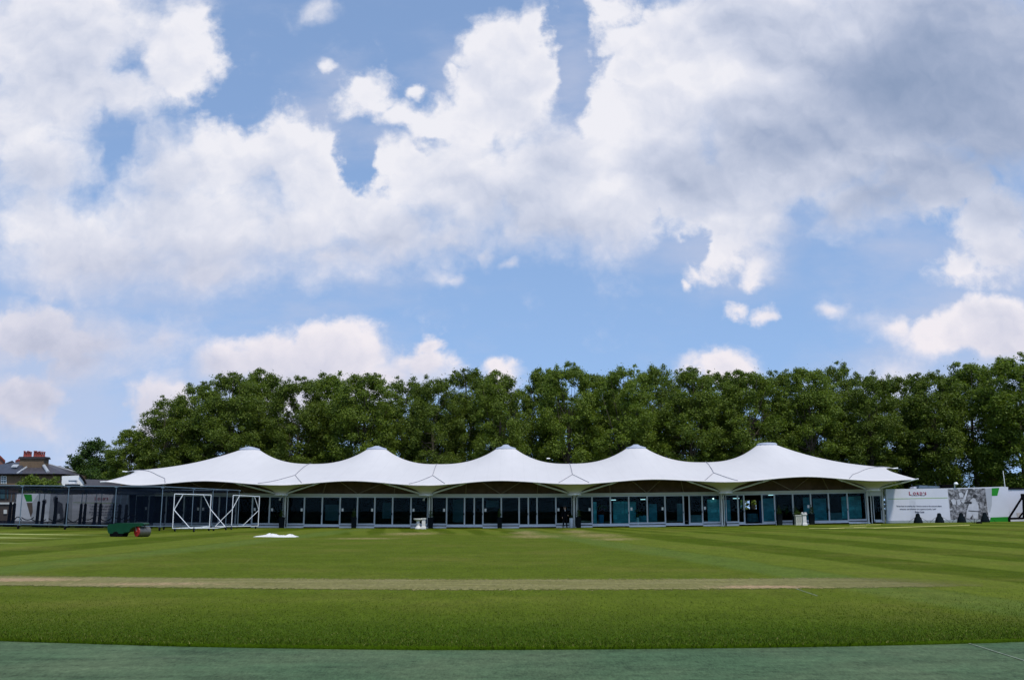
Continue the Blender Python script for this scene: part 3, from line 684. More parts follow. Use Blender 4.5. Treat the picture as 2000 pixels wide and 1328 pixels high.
def glass_material(name, tint, refl):
    m, nt, b = new_mat(name); N = NT(nt); nt.nodes.remove(b)
    fr_ = N.n('ShaderNodeFresnel'); fr_.inputs[0].default_value = 1.45
    gl = N.n('ShaderNodeBsdfGlossy'); gl.inputs['Roughness'].default_value = 0.01; gl.inputs[0].default_value = (.85,.95,1,1)
    tc = N.n('ShaderNodeTexCoord')
    bp = N.n('ShaderNodeBump'); bp.inputs['Strength'].default_value = 0.03; N.put(bp.inputs['Height'], N.noise(tc.outputs['Object'], 0.5, 2, 0.5)); N.put(gl.inputs['Normal'], bp.outputs[0])
    tr = N.n('ShaderNodeBsdfTransparent'); tr.inputs[0].default_value = (*tint, 1)
    mx = N.n('ShaderNodeMixShader'); N.put(mx.inputs[0], N.m('MULTIPLY', fr_.outputs[0], refl))
    nt.links.new(tr.outputs[0], mx.inputs[1]); nt.links.new(gl.outputs[0], mx.inputs[2])
    nt.links.new(mx.outputs[0], nt.nodes['Material Output'].inputs[0])
    return m
M_GLASS = glass_material('tinted_glass', (0.62,0.82,0.83), 0.11)

YF, YM, YR = 76.0, 91.0, 103.0
FUN = [X(p, 78.3, 960) for p in (549,832,1122,1417,1705)]        # funnel centres
PEAK = [X(p, YM, 875) for p in (488,736,988,1242,1498)]
VAL = [X(p, YM, 905) for p in (607,854,1112,1378)]
XL, XR = X(205, YF, 940), X(1791, YF, 935)
XLr, XRr = X(246, YM, 928), X(1747, YM, 918)
print('FUN', FUN, 'PEAK', PEAK, 'VAL', VAL, XL, XR, XLr, XRr)
pav = empty('tent_pavilion', (0, 80, 0), 'long white tensile roofed pavilion with five peaks and a glass front', 'pavilion')
def flat(px, py, Y):       # point seen in the photo, brought down to the level the pavilion is modelled on
    q = P(px, py, Y); return Vector((q.x, q.y, q.z-zg(q.x, 80)))
ZP = [flat(p, y, YM).z for p, y in ((488,878),(736,877.5),(988,876.5),(1242,875.5),(1498,868.5))]
ZR = 5.80
def zridge(x):
    """height of the ridge line: five horns with hollows between"""
    if x < PEAK[0]: zb = ZR+(4.86-ZR)*min(1, (PEAK[0]-x)/(PEAK[0]-XLr))**1.1
    elif x > PEAK[4]: zb = ZR+(4.92-ZR)*min(1, (x-PEAK[4])/(XRr-PEAK[4]))**1.1
    else: zb = ZR
    return zb
RING = 0.92
def horn(x, y):
    h = 0.0
    for i, (pc, zp) in enumerate(zip(PEAK, ZP)):
        if i == 0 and x < pc: Rx = pc-XLr
        elif i == 4 and x > pc: Rx = XRr-pc
        else: Rx = (VAL[min(i,3)]-pc) if x > pc else (pc-VAL[max(i-1,0)])
        Ry = YM-YF if y < YM else YR-YM
        dx, dy = (x-pc), (y-YM)
        r = math.hypot(dx, dy)
        rr = max(0, r-RING)
        ex = rr/max(1e-3, r)
        q = math.hypot(dx*ex/(Rx-RING), dy*ex/(Ry-RING))
        h = max(h, (zp-ZR)*(1-min(q,1))**2.6) if False else h+(zp-ZR)*(1-min(q,1))**2.6
    return h
def zedge(x):
    """front eave: low over each funnel, arched between"""
    knots = [(XL, flat(208,939,YF).z)]
    fz = [flat(p, y, YF+0.3).z for p, y in ((549,946.5),(832,947),(1122,944.5),(1417,940.5),(1705,938.5))]
    mz = [flat(p, y, YF+0.6).z for p, y in ((690,938),(980,937.5),(1265,935),(1560,930))]
    al = [(XL, flat(208,940,YF).z)]
    ml = flat(400,938.5,YF+0.6).z
    al += [(X(262,YF,946), flat(262,946.5,YF).z), ((X(262,YF,940)+FUN[0])/2, ml)]
    for i in range(5):
        al.append((FUN[i], fz[i]))
        if i < 4: al.append(((FUN[i]+FUN[i+1])/2, mz[i]))
    al.append((XR, flat(1791,935.5,YF).z))
    if x <= al[0][0]: return al[0][1]
    for (a, za), (b, zb) in zip(al, al[1:]):
        if x <= b:
            t = (x-a)/(b-a); t = t*t*(3-2*t); return za+(zb-za)*t
    return al[-1][1]
def yfront(x):      # eave line in plan: scalloped between the funnels
    k = 0
    for a, b in zip([XL]+FUN, FUN+[XR]):
        if a <= x <= b: t = (x-a)/(b-a); k = 4*t*(1-t)*(0.9 if a in FUN and b in FUN else 0.4)
    return YF+k
def xend(side, t):     # t = -1 front edge .. 0 ridge .. 1 rear edge: bow-shaped ends between pulled-out corners
    a = abs(t)
    if side > 0: f, r = XR, XRr
    else: f, r = XL, XLr
    s = r+(f-r)*a; sag = 1.5*math.sin(math.pi*a)**1.0*(1 if side > 0 else -1)
    return s-sag
def roof_pt(x, t, side=0):
    ye = yfront(x) if t < 0 else YR
    y = YM+(ye-YM)*abs(t)
    a = abs(t)
    zr = zridge(x); ze = zedge(x) if t < 0 else 3.9
    z = ze+(zr-ze)*(1-a**1.35)
    return Vector((x, y, z+horn(x, y)*(1-a**6)))
ts = [-1,-.97,-.93,-.87,-.8,-.72,-.64,-.55,-.46,-.38,-.3,-.23,-.17,-.12,-.08,-.05,-.025,0,.025,.05,.08,.12,.17,.23,.3,.4,.5,.62,.75,.88,1]
def xgrid():
    xs_ = []
    keys = [PEAK[0]]+sum([[v, p] for v, p in zip(VAL, PEAK[1:])], [])
    for a, b in zip(keys, keys[1:]):
        n = 22
        for i in range(n):
            u = i/n
            xs_.append(a+(b-a)*((u**1.5) if a in PEAK else 1-(1-u)**1.5))
    xs_.append(PEAK[4]); return xs_
XG = xgrid(); NE = 30
def roof_rows(t):
    row = []
    xl, xr = xend(-1, t), xend(1, t)
    for i in range(NE): u = i/NE; x = PEAK[0]+(xl-PEAK[0])*(1-u)**1.5; row.append(roof_pt(x, t))
    row += [roof_pt(x, t) for x in XG]
    for i in range(1, NE+1): u = i/NE; x = PEAK[4]+(xr-PEAK[4])*u**1.5; row.append(roof_pt(x, t))
    return row
rows_ = [roof_rows(t) for t in ts]
g = MB(); g.sheet(rows_, 0)
low = [[p-Vector((0,0,0.07)) for p in r] for r in rows_]
g.sheet(low, 1)
g.sheet([rows_[0], low[0]], 0); g.sheet([rows_[-1], low[-1]], 0)
g.sheet([[r[0] for r in rows_], [r[0] for r in low]], 0); g.sheet([[r[-1] for r in rows_], [r[-1] for r in low]], 0)
roof = g.build('roof_membrane', [M_FAB, M_LINER], pav, warp80, fix=False)
# make the cloth face outwards
import bmesh
bm = bmesh.new(); bm.from_mesh(roof.data); bmesh.ops.remove_doubles(bm, verts=bm.verts, dist=0.0005); bmesh.ops.recalc_face_normals(bm, faces=bm.faces); bm.to_mesh(roof.data); bm.free()
# seam cables lying on the cloth: valley line, then a fork to the eave either side of each funnel
def drape(a, b, n=14, bow=0.0):
    out = []
    for i in range(n+1):
        u = i/n; x = a[0]+(b[0]-a[0])*u; t = a[1]+(b[1]-a[1])*u + bow*4*u*(1-u)
        out.append(roof_pt(x, t)+Vector((0,0,0.03)))
    return out
for i in range(4):
    s = MB(); fx = FUN[i+0]; vx = VAL[i]
    # the valley runs from between two peaks down to the funnel below it
    k = (i, )
    jn = {0: 573, 1: 844, 2: 1119, 3: 1397}[i]
    J = (X(jn, 80, 933), -0.70)
    fxc = min(FUN, key=lambda q: abs(q-J[0]))
    s.path(drape((vx, 0.0), J), 0.03, 5)
    pl, pr_ = ((503,587),(798,868),(1092,1151),(1379,1442))[i]
    s.path(drape(J, (X(pl,76.3,943), -0.985), bow=(-0.05,-0.04,0,0)[i]), 0.026, 5); s.path(drape(J, (X(pr_,76.3,943), -0.985), bow=(0,0,0,-0.04)[i]), 0.026, 5)
    s.build('seam_cable', M_SEAM, roof, warp80)
for side, (xa, ta, xb, tb, xc) in ((-1, (XLr+0.6, -0.03, X(319,79,936), -0.80, X(319,76.2,943))), (1, (XRr-0.6, -0.03, X(1668,79,926), -0.80, X(1664,76.2,935)))):
    s = MB(); s.path(drape((xa, ta), (xb, tb)), 0.03, 5); s.path(drape((xb, tb), (xc, -0.985)), 0.03, 5); s.build('seam_cable', M_SEAM, roof, warp80)
# peak caps
for i in range(5):
    x = PEAK[i]; z = ZP[i]
    g = MB()
    top = flat((488,736,988,1242,1498)[i], (872.5,871,868.5,868,866.5)[i], YM).z
    g.lathe((x, YM, 0), [(RING+0.03, z-0.10), (RING+0.05, z+0.02), (RING+0.02, z+0.09), (RING*0.98, z+0.10)], 28, 0)
    if i < 4: g.lathe((x, YM, 0), [(RING*0.95, z+0.10), (RING*0.5, z+0.22), (0.22, top), (0.05, top+0.02)], 28, 0)
    else: g.lathe((x, YM, 0), [(RING*0.97, z+0.07), (RING*0.9, z+0.15), (RING*0.5, z+0.19), (0.05, z+0.20)], 28, 0)
    g.build('peak_cap', M_CAP, pav, warp80)
# funnels that carry the eave down to the columns
for i, fx in enumerate(FUN):
    g = MB(); yc = 78.3; zb = 2.76
    n = 40; rws = []
    for k in range(15):
        u = k/14; ring = []
        for j in range(n):
            a = 2*math.pi*j/n
            ex = fx+math.cos(a)*2.75; ey = yc+math.sin(a)*2.25
            zt = zedge(ex)+0.02 if ey < yc+0.4 else zedge(ex)+0.25*(ey-yc)
            zt = min(zt, roof_pt(ex, (ey-YM)/(YM-yfront(ex))).z-0.08)
            rr = 0.17+0.83*(u**1.9)
            ring.append((fx+math.cos(a)*2.75*rr, yc+math.sin(a)*2.25*rr, zb+(zt-zb)*u))
        ring.append(ring[0]); rws.append(ring)
    g.sheet(rws, 0)
    f = g.build('funnel', M_FUN, pav, warp80)
    r = MB(); r.lathe((fx, yc, 0), [(0.48, zb-0.13), (0.57, zb-0.12), (0.57, zb-0.02), (0.47, zb+0.01)], 24); r.build('funnel_ring', M_WHITE, f, warp80)
    # column with a rainwater pipe beside it
    cx = X((555,838,1121.5,1411,1697)[i], 79.4, 1028)
    c = MB(); c.tube((cx, 79.4, -0.1), (cx, 79.4, 2.66), 0.085, n=12); c.lathe((cx, 79.4, 0), [(0.16,-0.02),(0.16,0.04),(0.09,0.10)], 12); c.build('column', M_STEEL, pav, warp80)
    dx = 0.21 if i < 4 else 0.32
    c = MB(); c.path([(cx+dx-0.1, 79.3, 2.62), (cx+dx, 79.45, 2.40), (cx+dx, 79.45, 0.0)], 0.045, 8); c.build('rainwater_pipe', M_STEEL, pav, warp80)
    # sloping struts from the funnel head out to the eave
    for sgn in (-1, 1):
        ex = fx+sgn*3.35
        if i == 4 and sgn > 0: e = roof_pt(XR-0.5, -0.99)-Vector((0,0,0.16)); tip = Vector((XR+0.05, YF, e.z+0.16))
        else: e = roof_pt(ex, -0.985)-Vector((0,0,0.10)); tip = e+Vector((sgn*0.0,0,0))
        st = Vector((fx+sgn*0.42, yc+0.15, 2.80))
        b_ = MB(); b_.tube(st, e, 0.075, 0.06, 8)
        so = b_.build('eave_strut', M_STEEL, pav, warp80)
        d = (e-st).normalized(); w = MB(); w.tube(e-d*0.6, e+d*(0.1 if i < 4 or sgn < 0 else 0.8), 0.085, 0.05, 8); w.build('strut_end', M_WHITE, so, warp80)
# outer corner on the left
st = Vector((X(330,79,955), 79.6, 2.85)); e = roof_pt(X(322,77,944), -0.985)-Vector((0,0,0.1))
g = MB(); g.tube(st, e, 0.07, n=8); g.build('eave_strut', M_STEEL, pav, warp80)
g = MB(); e = roof_pt(XL+0.4, -0.985); g.tube(e-Vector((-0.1,0,0.0)), e-Vector((0.9,0,0.05)), 0.07, 0.05, 8); g.build('corner_fitting', M_WHITE, pav, warp80)
for sx, xx_, s_ in ((XLr, XLr, -1), (XRr, XRr, 1)):
    g = MB(); e = roof_pt(xx_, 0.0); g.tube(e+Vector((-s_*0.4,0,-0.05)), e+Vector((s_*0.35,0,0.03)), 0.08, 0.06, 8); g.build('corner_fitting', M_WHITE, pav, warp80)
# back of the pavilion and recess above the windows
def xat(px, Y=80.0, py=1026): return X(px, Y, py)
XW0, XW1 = xat(228), xat(1729)
edges = [XW0]+[xat(p) for p in (300,380,470,558,650,745,838,930,1030,1122,1220,1320,1411,1500,1600,1697)]+[XW1]
for a, b in zip(edges, edges[1:]):
    pass
g = MB(); EB = [XW0+(XW1-XW0)*i/24 for i in range(25)]
for a, b in zip(EB, EB[1:]): g.box(a, b, 79.86, 80.16, 2.60, 2.815)
g.build('fascia_beam', M_BEAM, pav, warp80)
g = MB()
def under(x): return max(2.86, min(4.3, min(roof_pt(x, (yy-YM)/(YM-yfront(x))).z for yy in (80.0, 80.3))-0.16))
EB2 = [XW0+(XW1-XW0)*i/96 for i in range(97)]
for a, b in zip(EB2, EB2[1:]): g.hexa([(a,80.17,2.82),(b,80.17,2.82),(b,80.27,2.82),(a,80.27,2.82),(a,80.17,under(a)),(b,80.17,under(b)),(b,80.27,under(b)),(a,80.27,under(a))])
g.build('clerestory_wall', M_BROWN, pav, warp80)
g = MB()
for a, b in zip(EB, EB[1:]): g.box(a, b, 80.17, 95.9, 2.70, 2.79)
g.build('ceiling', M_CEIL, pav, warp80)
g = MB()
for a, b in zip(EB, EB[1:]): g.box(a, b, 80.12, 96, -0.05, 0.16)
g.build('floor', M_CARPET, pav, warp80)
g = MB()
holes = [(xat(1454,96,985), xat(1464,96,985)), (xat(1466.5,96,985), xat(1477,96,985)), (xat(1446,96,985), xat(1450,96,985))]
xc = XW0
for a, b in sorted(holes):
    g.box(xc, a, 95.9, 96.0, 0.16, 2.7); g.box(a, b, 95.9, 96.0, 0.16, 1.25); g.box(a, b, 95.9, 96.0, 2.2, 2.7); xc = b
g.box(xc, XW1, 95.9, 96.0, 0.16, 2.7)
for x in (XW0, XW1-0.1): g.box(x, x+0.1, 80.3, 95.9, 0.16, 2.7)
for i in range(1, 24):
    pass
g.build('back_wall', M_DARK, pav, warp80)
g = MB(); xp = xat(1124, 84); g.box(xp, xp+0.1, 80.4, 95.8, 0.17, 2.69); g.box(XW0+.2, xp-.02, 85.0, 85.1, 0.17, 2.69); g.build('partition', M_DARK, pav, warp80)

# ---- glazing: (list of px edges, thick?) from left to right
SEG = []
def bay(pts, doors=(), open_=(), notes=()):
    for i, (a, b) in enumerate(zip(pts, pts[1:])):
        SEG.append(dict(a=a, b=b, door=i in doors, open=i in open_, note=[s for (k, s) in notes if k == i]))
bay([262,288,322,357,390,426,459,491,525,552], doors=(1,2,5,6), notes=((0,1),(3,1),(4,0),(7,0),(8,0)))
bay([560,593,628,663,697,731,766,802,835], doors=(1,2,5,6), notes=((0,1),(3,0),(4,1),(7,0)))
bay([842,872,907,926,943,979,1014,1032,1049,1086,1118], doors=(1,2,3,6,7,8), notes=((0,1),(4,0),(9,0)))
bay([1128,1157,1193,1229,1265,1300,1336,1347.5,1373,1408], doors=(1,2,5,6,7), open_=(6,), notes=((0,1),(3,0),(4,1),(8,0)))
bay([1419,1443,1455,1490.5,1515,1551,1586,1621,1658,1694], doors=(1,2,3,6,7), open_=(2,), notes=((5,1),))
bay([1708,1724], doors=(0,))
ZT = 2.595
for s in SEG:
    xa, xb = xat(s['a']), xat(s['b']); zb = 0.17 if s['door'] else 0.22
    w = 0.055; yb = 79.98
    f = MB()
    f.box(xa+0.004, xa+w, yb, yb+0.09, zb, ZT); f.box(xb-w, xb-0.004, yb, yb+0.09, zb, ZT)
    f.box(xa+w, xb-w, yb+0.003, yb+0.087, ZT-0.09, ZT)
    if not s['open']: f.box(xa+w, xb-w, yb-0.003, yb+0.09, zb, zb+(0.13 if s['door'] else 0.15))
    wd = f.build('glazed_door' if s['door'] else 'window', M_ALU, pav, warp80)
    if s['open']: continue
    p = MB(); p.box(xa+w+0.002, xb-w-0.002, yb+0.035, yb+0.047, zb+(0.13 if s['door'] else 0.15)+0.002, ZT-0.092); p.build('pane', M_GLASS, wd, warp80)
    for sd_ in s['note']:
        nx = xa+w+0.08 if sd_ == 0 else xb-w-0.24
        q = MB(); q.box(nx, nx+0.16, yb+0.02, yb+0.033, 1.36, 1.60); q.build('notice', M_WHITE, wd, warp80)
    if s['door']:
        q = MB(); q.box(xb-w+0.005, xb-0.012, yb-0.06, yb-0.002, 1.08, 1.24); q.build('handle', M_BLACK, wd, warp80)
# plinth: white panels below the fixed windows, dark recess with a pale sill below the doors
for s in SEG:
    xa, xb = xat(s['a']), xat(s['b'])
    g = MB()
    if s['door']:
        g.box(xa, xb, 79.70, 79.97, 0.09, 0.165); g.build('door_sill', M_PLINTH, pav, warp80)
    else:
        g.box(xa, xb, 79.84, 79.97, -0.05, 0.15); g.build('plinth_panel', M_PLINTH, pav, warp80)
g = MB()
for a, b in zip(EB, EB[1:]): g.box(a, b, 80.0, 80.1, -0.1, 0.155)
g.build('foundation', M_DARK, pav, warp80)
# side piece at the right end with the bracing over the little door
g = MB(); g.box(xat(1699), xat(1725), 79.95, 80.14, 2.25, 2.598); g.box(xat(1725), xat(1728.5), 79.90, 80.14, -0.05, 2.598); g.build('door_surround', M_STEEL, pav, warp80)
# V-shaped props standing on the beam
for pa, targets in ((697,((663,-0.93),(757,-0.93))), (978,((937,-0.93),(1022,-0.93))), (1265,((1228,-0.93),(1292,-0.93))), (1551,((1494,-0.93),(1580,-0.93))), (412,((455,-0.93),(375,-0.93))),
                    (628,((640,-0.9),)), (909,((912,-0.9),)), (1050,((1050,-0.9),)), (1193,((1189,-0.9),)), (1337,((1328,-0.9),)), (1622,((1603,-0.9),)), (475,((462,-0.9),)), (768,((775,-0.9),))):
    for px, t in targets:
        e = roof_pt(xat(px, 78.5, 945), t)-Vector((0,0,0.1))
        g = MB(); g.tube((xat(pa), 80.0, 2.81), e, 0.045, 0.035, 7); g.build('roof_prop', M_PROP, pav, warp80)
# spotlights under the funnel rings
for px in (548, 829, 1121, 1413):
    x = xat(px, 78.9, 975); g = MB(); z = 2.28
    g.tube((x+0.18, 79.0, 2.66), (x, 78.9, z+0.12), 0.02, n=6); g.tube((x, 78.9, z+0.16), (x-0.06, 78.8, z), 0.04, 0.09, 10)
    g.build('spotlight', M_STEEL, pav, warp80)
# ------------------------------------------------------------------ things in and around the pavilion
def display_mat(name, c, seed):
    m, nt, b = new_mat(name); N = NT(nt)
    tc = N.n('ShaderNodeTexCoord'); s = N.sep(tc.outputs['Object'])
    br = N.n('ShaderNodeTexBrick'); N.put(br.inputs['Vector'], N.comb(N.m('ADD', s[0], seed), s[2], 0)); c = Vector(c)
    br.inputs['Color1'].default_value = (*(c*.55),1); br.inputs['Color2'].default_value = (*(c*1.35),1); br.inputs['Mortar'].default_value = (*(c*.8),1)
    br.inputs['Scale'].default_value = 1; br.inputs['Brick Width'].default_value = .62; br.inputs['Row Height'].default_value = .43; br.inputs['Mortar Size'].default_value = .07
    nz = N.noise(N.mapping(tc.outputs['Object'], sc=(1.2,1.2,5)), 1.6, 4, .7)
    N.put(b.inputs['Base Color'], N.mix(1.0, br.outputs[0], N.ramp(nz, [(.3,(.6,.6,.6)),(.7,(1.25,1.25,1.25))]), 'MULTIPLY')); b.inputs['Roughness'].default_value = .7
    return m
M_TEAL = display_mat('pale_teal_panel', (0.20,0.62,0.70), 0)
M_TEAL2 = display_mat('blue_teal_panel', (0.12,0.46,0.58), 3)
M_BLUEPOT = mat('blue_glaze', (0.03,0.20,0.38), 0.3, 0.1, 2)
M_NAVY = mat('navy_cloth', (0.012,0.05,0.13), 0.8, 0.2, 2)
M_RED = mat('red_petals', (0.20,0.02,0.025), 0.7, 0.4, 6)
M_TABLE = mat('grey_cloth', (0.20,0.25,0.28), 0.9, 0.2, 2)
M_LAMP = emis('lit_tube', (0.85,0.95,1.0), 1.6)
M_LAMP2 = emis('lit_bulb', (1.0,0.95,0.85), 4.0)
FL = 0.16
def pv(x, y, z): return warp80((x, y, z))
def banner(px0, px1, ptop, pbot, Y, lab, mt=None, group='pale display panels inside the pavilion'):
    xa, xb = xat(px0, Y), xat(px1, Y); zt = flat((px0+px1)/2, ptop, Y).z; zb = max(FL+0.03, flat((px0+px1)/2, pbot, Y).z)
    r = empty('display_panel', warp80(((xa+xb)/2, Y, FL)), lab, 'display panel', group)
    g = MB(); n = max(1, int((xb-xa)/0.9)); 
    for i in range(n):
        a = xa+(xb-xa)*i/n; b = xa+(xb-xa)*(i+1)/n
        g.box(a+0.012, b-0.012, Y, Y+0.04, zb, zt)
    g.build('panel', mt or M_TEAL, r, warp80)
    g = MB(); g.box(xa+0.05, xa+0.11, Y-0.05, Y+0.3, FL, FL+0.04); g.box(xb-0.11, xb-0.05, Y-0.05, Y+0.3, FL, FL+0.04)
    g.box(xa+0.06, xa+0.10, Y+0.045, Y+0.08, FL+0.045, zt-.1); g.box(xb-0.10, xb-0.06, Y+0.045, Y+0.08, FL+0.045, zt-.1)
    g.build('foot', M_BLACK, r, warp80)
    return r
banner(1159,1166,980,1026,81.2,'narrow pale blue column standing beside the blue flower pot inside')
banner(1198,1243,979,1023,82.4,'wide teal display panel behind the two panes right of the blue flower pot')
banner(1268,1284,984,1018,83.0,'dim teal display panel just right of the fourth bay centre post', M_TEAL2)
banner(1323,1335,983,1018,82.5,'grey teal panel left of the open door with the round table', M_TABLE)
banner(1383,1407,975,1020,81.6,'teal panel just left of the fourth column, near the lit bulb')
banner(1414,1428,976,1018,82.0,'narrow teal panel just right of the fourth column', M_TEAL2)
banner(1492,1514,973,1020,82.0,'dark teal panel right of the open doorway', M_TEAL2)
banner(1571,1584,971,1016,82.5,'grey teal panel behind the stone planter', M_TEAL2)
banner(1590,1616,973,1018,82.4,'teal panel right of the rightmost clipped bush', M_TEAL2)
banner(1646,1685,969,1012,82.0,'bright pale blue panel near the right end of the pavilion')
for px0, px1, t, b_, Y, lab in ((746,764,981,1012,82.6,'dim grey panel in the second bay right of its centre'), (634,661,985,1016,82.6,'dim grey panel in the second bay left of its centre'), (884,905,975,1020,82.6,'dim curtain like panel in the third bay'), (949,974,977,990,82.4,'dim wide panel hung high in the third bay')):
    banner(px0, px1, t, b_, Y, lab, mat('dim_panel', (0.10,0.13,0.15), 0.8, 0.3, 1), 'dim panels behind the darker glass')
banner(1484,1490,977,1024,81.5,'dark blue curtain at the right side of the open doorway', M_NAVY)
# blue pot with red flowers and a pale green plant
r = empty('flower_pot', pv(xat(1174,81.6), 81.6, FL), 'blue flower pot with dark red flowers inside the glass right of the middle column', 'flower pot')
x = xat(1174,81.6); g = MB(); g.lathe((x,81.6,0), [(0.17,FL),(0.24,FL+.45),(0.27,FL+.85),(0.24,FL+.86),(0.2,FL+.8)], 18); g.build('pot', M_BLUEPOT, r, warp80)
rng = np.random.default_rng(5)
c = leaf_obj('flowers', leaf_quads([(0,0,1.05),(0.2,0,1.15),(-.2,0,1.1),(.1,.1,1.3)], [.25,.22,.22,.22], 600, 0.09, rng), M_RED); c.parent = r
c = leaf_obj('leaves', leaf_quads([(0.35,0,1.45),(-.1,0,1.5),(.1,0,1.6)], [.22,.2,.2], 500, 0.11, rng), M_LEAF); c.parent = r
# plant with white pot, fourth bay
for px, Y, h, lab in ((1246,81.5,0.9,'small white vase with a green plant inside the fourth bay'), (1537,81.8,1.0,'green plant behind the glass left of the fifth bay centre post')):
    r = empty('potted_plant', pv(xat(px,Y), Y, FL), lab, 'potted plant')
    x = xat(px,Y); g = MB(); g.lathe((x,Y,0), [(0.10,FL),(0.13,FL+.3),(0.10,FL+.6)], 12); g.build('pot', M_WHITE if px < 1300 else M_BLACK, r, warp80)
    c = leaf_obj('leaves', leaf_quads([(0,0,.8),(.15,0,.95),(-.12,0,1.1),(0,.1,h+.3)], [.22,.2,.2,.22], 500, 0.1, rng), M_LEAF); c.parent = r
# round cloth-covered tables
for px, Y, rr, lab in ((1360,82.0,0.62,'round table under a grey blue cloth seen inside the open door pane'), (1218,85.0,0.6,'round covered table far inside behind the teal panel'), (1258,82.6,0.45,'blue covered table at the fourth bay centre post'), (1470,88,0.5,'dark blue covered chair back seen through the open doorway'), (1634,83,0.9,'sloping grey covered table in the fifth bay right of the thick post')):
    x = xat(px,Y); g = MB(); g.lathe((x,Y,FL), [(rr*1.12,0.0),(rr*1.04,.35),(rr,.72),(rr*.97,.75),(0.02,.752)], 24)
    ob = g.build('covered_table', M_TABLE if px not in (1470,1258) else M_TEAL2, None, warp80, origin=pv(x,Y,FL)); tag(ob, lab, 'table', 'cloth covered tables inside')
for px, pyy, Y, wd, lab in ((1199,976,81.5,.42,'short lit tube lamp above the wide teal panel'), (1257,975,81.8,.42,'short lit tube lamp beside the fourth bay centre post'), (1440,973,82,.55,'lit tube lamp just right of the fourth column'), (1509,966.5,83,.5,'dim tube lamp above the panel right of the open doorway')):
    q = flat(px, pyy, Y); g = MB(); g.tube((xat(px,Y)-wd/2,Y,q.z),(xat(px,Y)+wd/2,Y,q.z),.022,n=8); g.tube((xat(px,Y),Y,q.z),(xat(px,Y),Y,2.69),.008,n=5,mi=1)
    tag(g.build('tube_lamp', [M_LAMP, M_BLACK], None, warp80, origin=pv(xat(px,Y),Y,q.z)), lab, 'lamp', 'tube lamps hung inside')
q = flat(1395,973.5,81.3); x = xat(1395,81.3); g = MB(); g.lathe((x,81.3,q.z), [(0.02,-.05),(.05,-.03),(.06,0),(.05,.03),(.02,.05)], 12); g.tube((x,81.3,q.z+.05),(x,81.3,2.69),.008,n=5,mi=1)
tag(g.build('bulb_lamp', [M_LAMP2, M_BLACK], None, warp80, origin=pv(x,81.3,q.z)), 'single bright bulb hanging inside, left of the fourth column', 'lamp')

# ---- clipped bushes in tall dark planters along the front
M_PLANT = mat('dark_planter', (0.008,0.011,0.013), 0.8, 0.2, 2, spec=0.05)
M_STONE = mat('white_stone', (0.60,0.58,0.55), 0.8, 0.14, 4, bump=0.3)
M_STONE2 = mat('grey_stone', (0.42,0.42,0.36), 0.85, 0.2, 4, bump=0.3)
def ZB(x, Y): return zg(x, Y)
def planter(px, Y, ptop, lab, proto):
    x = X(px, Y, 1025); z = ZB(x, Y)
    if proto is None:
        r = empty('tall_planter', (x, Y, z), lab, 'planter', 'clipped bushes in tall dark planters')
        g = MB(); c = Vector((x, Y, z+0.42)); g.boxc((x,Y,z+.42), (0.36,0.36,0.84), taper=1.14); g.boxc((x,Y,z+.865), (0.44,0.44,0.05)); g.build('planter_box', M_PLANT, r)
        rr = np.random.default_rng(4)
        c = leaf_obj('bush', leaf_quads([(0,0,1.05),(0,0,1.22),(0,0,1.40),(0,0,1.55)], [.24,.20,.14,.08], 2600, 0.06, rr, flat=1.0), M_LEAF2); c.parent = r
        g = MB(); g.tube((x,Y,z+.85),(x,Y,z+1.5),.02,n=6); g.build('stem', M_BARK, r)
        return r
    r = copy_tree(proto); r.location = (x, Y, z); r['label'] = lab; return r
PL = None
for px, Y, lab in ((550,78.6,'clipped bush in a dark planter at the foot of the leftmost column'), (691,79.0,'clipped bush in a dark planter at the centre post of the second bay'), (841,78.6,'clipped bush in a dark planter beside the two white pedestals'),
                (976,79.0,'clipped bush in a dark planter at the centre post of the third bay'), (1130,78.6,'clipped bush in a dark planter right of the white tapered pot'), (1523,78.7,'clipped bush in a dark planter right of the open doorway'), (1554,78.9,'clipped bush in a dark planter directly left of the stone planter'), (1586,78.7,'clipped bush in a dark planter right of the white pedestal by the stone planter')):
    o = planter(px, Y, 1000, lab, PL); PL = PL or o
# white tapered pot with a small green plant
x = X(1116,78.7,1028); z = ZB(x,78.7)
r = empty('tapered_pot', (x,78.7,z), 'tall white tapered pot with a small green plant next to the standing person', 'pot')
g = MB(); g.lathe((x,78.7,z), [(0.13,0),(0.145,.02),(0.175,.78),(0.165,.80),(0.14,.74)], 18); g.build('pot', mat('white_ceramic', (0.62,0.64,0.68), 0.35, 0.05, 2), r)
c = leaf_obj('plant', leaf_quads([(0,0,.86),(.05,0,.98)], [.13,.10], 2600, 0.06, rng), M_LEAF2); c.parent = r
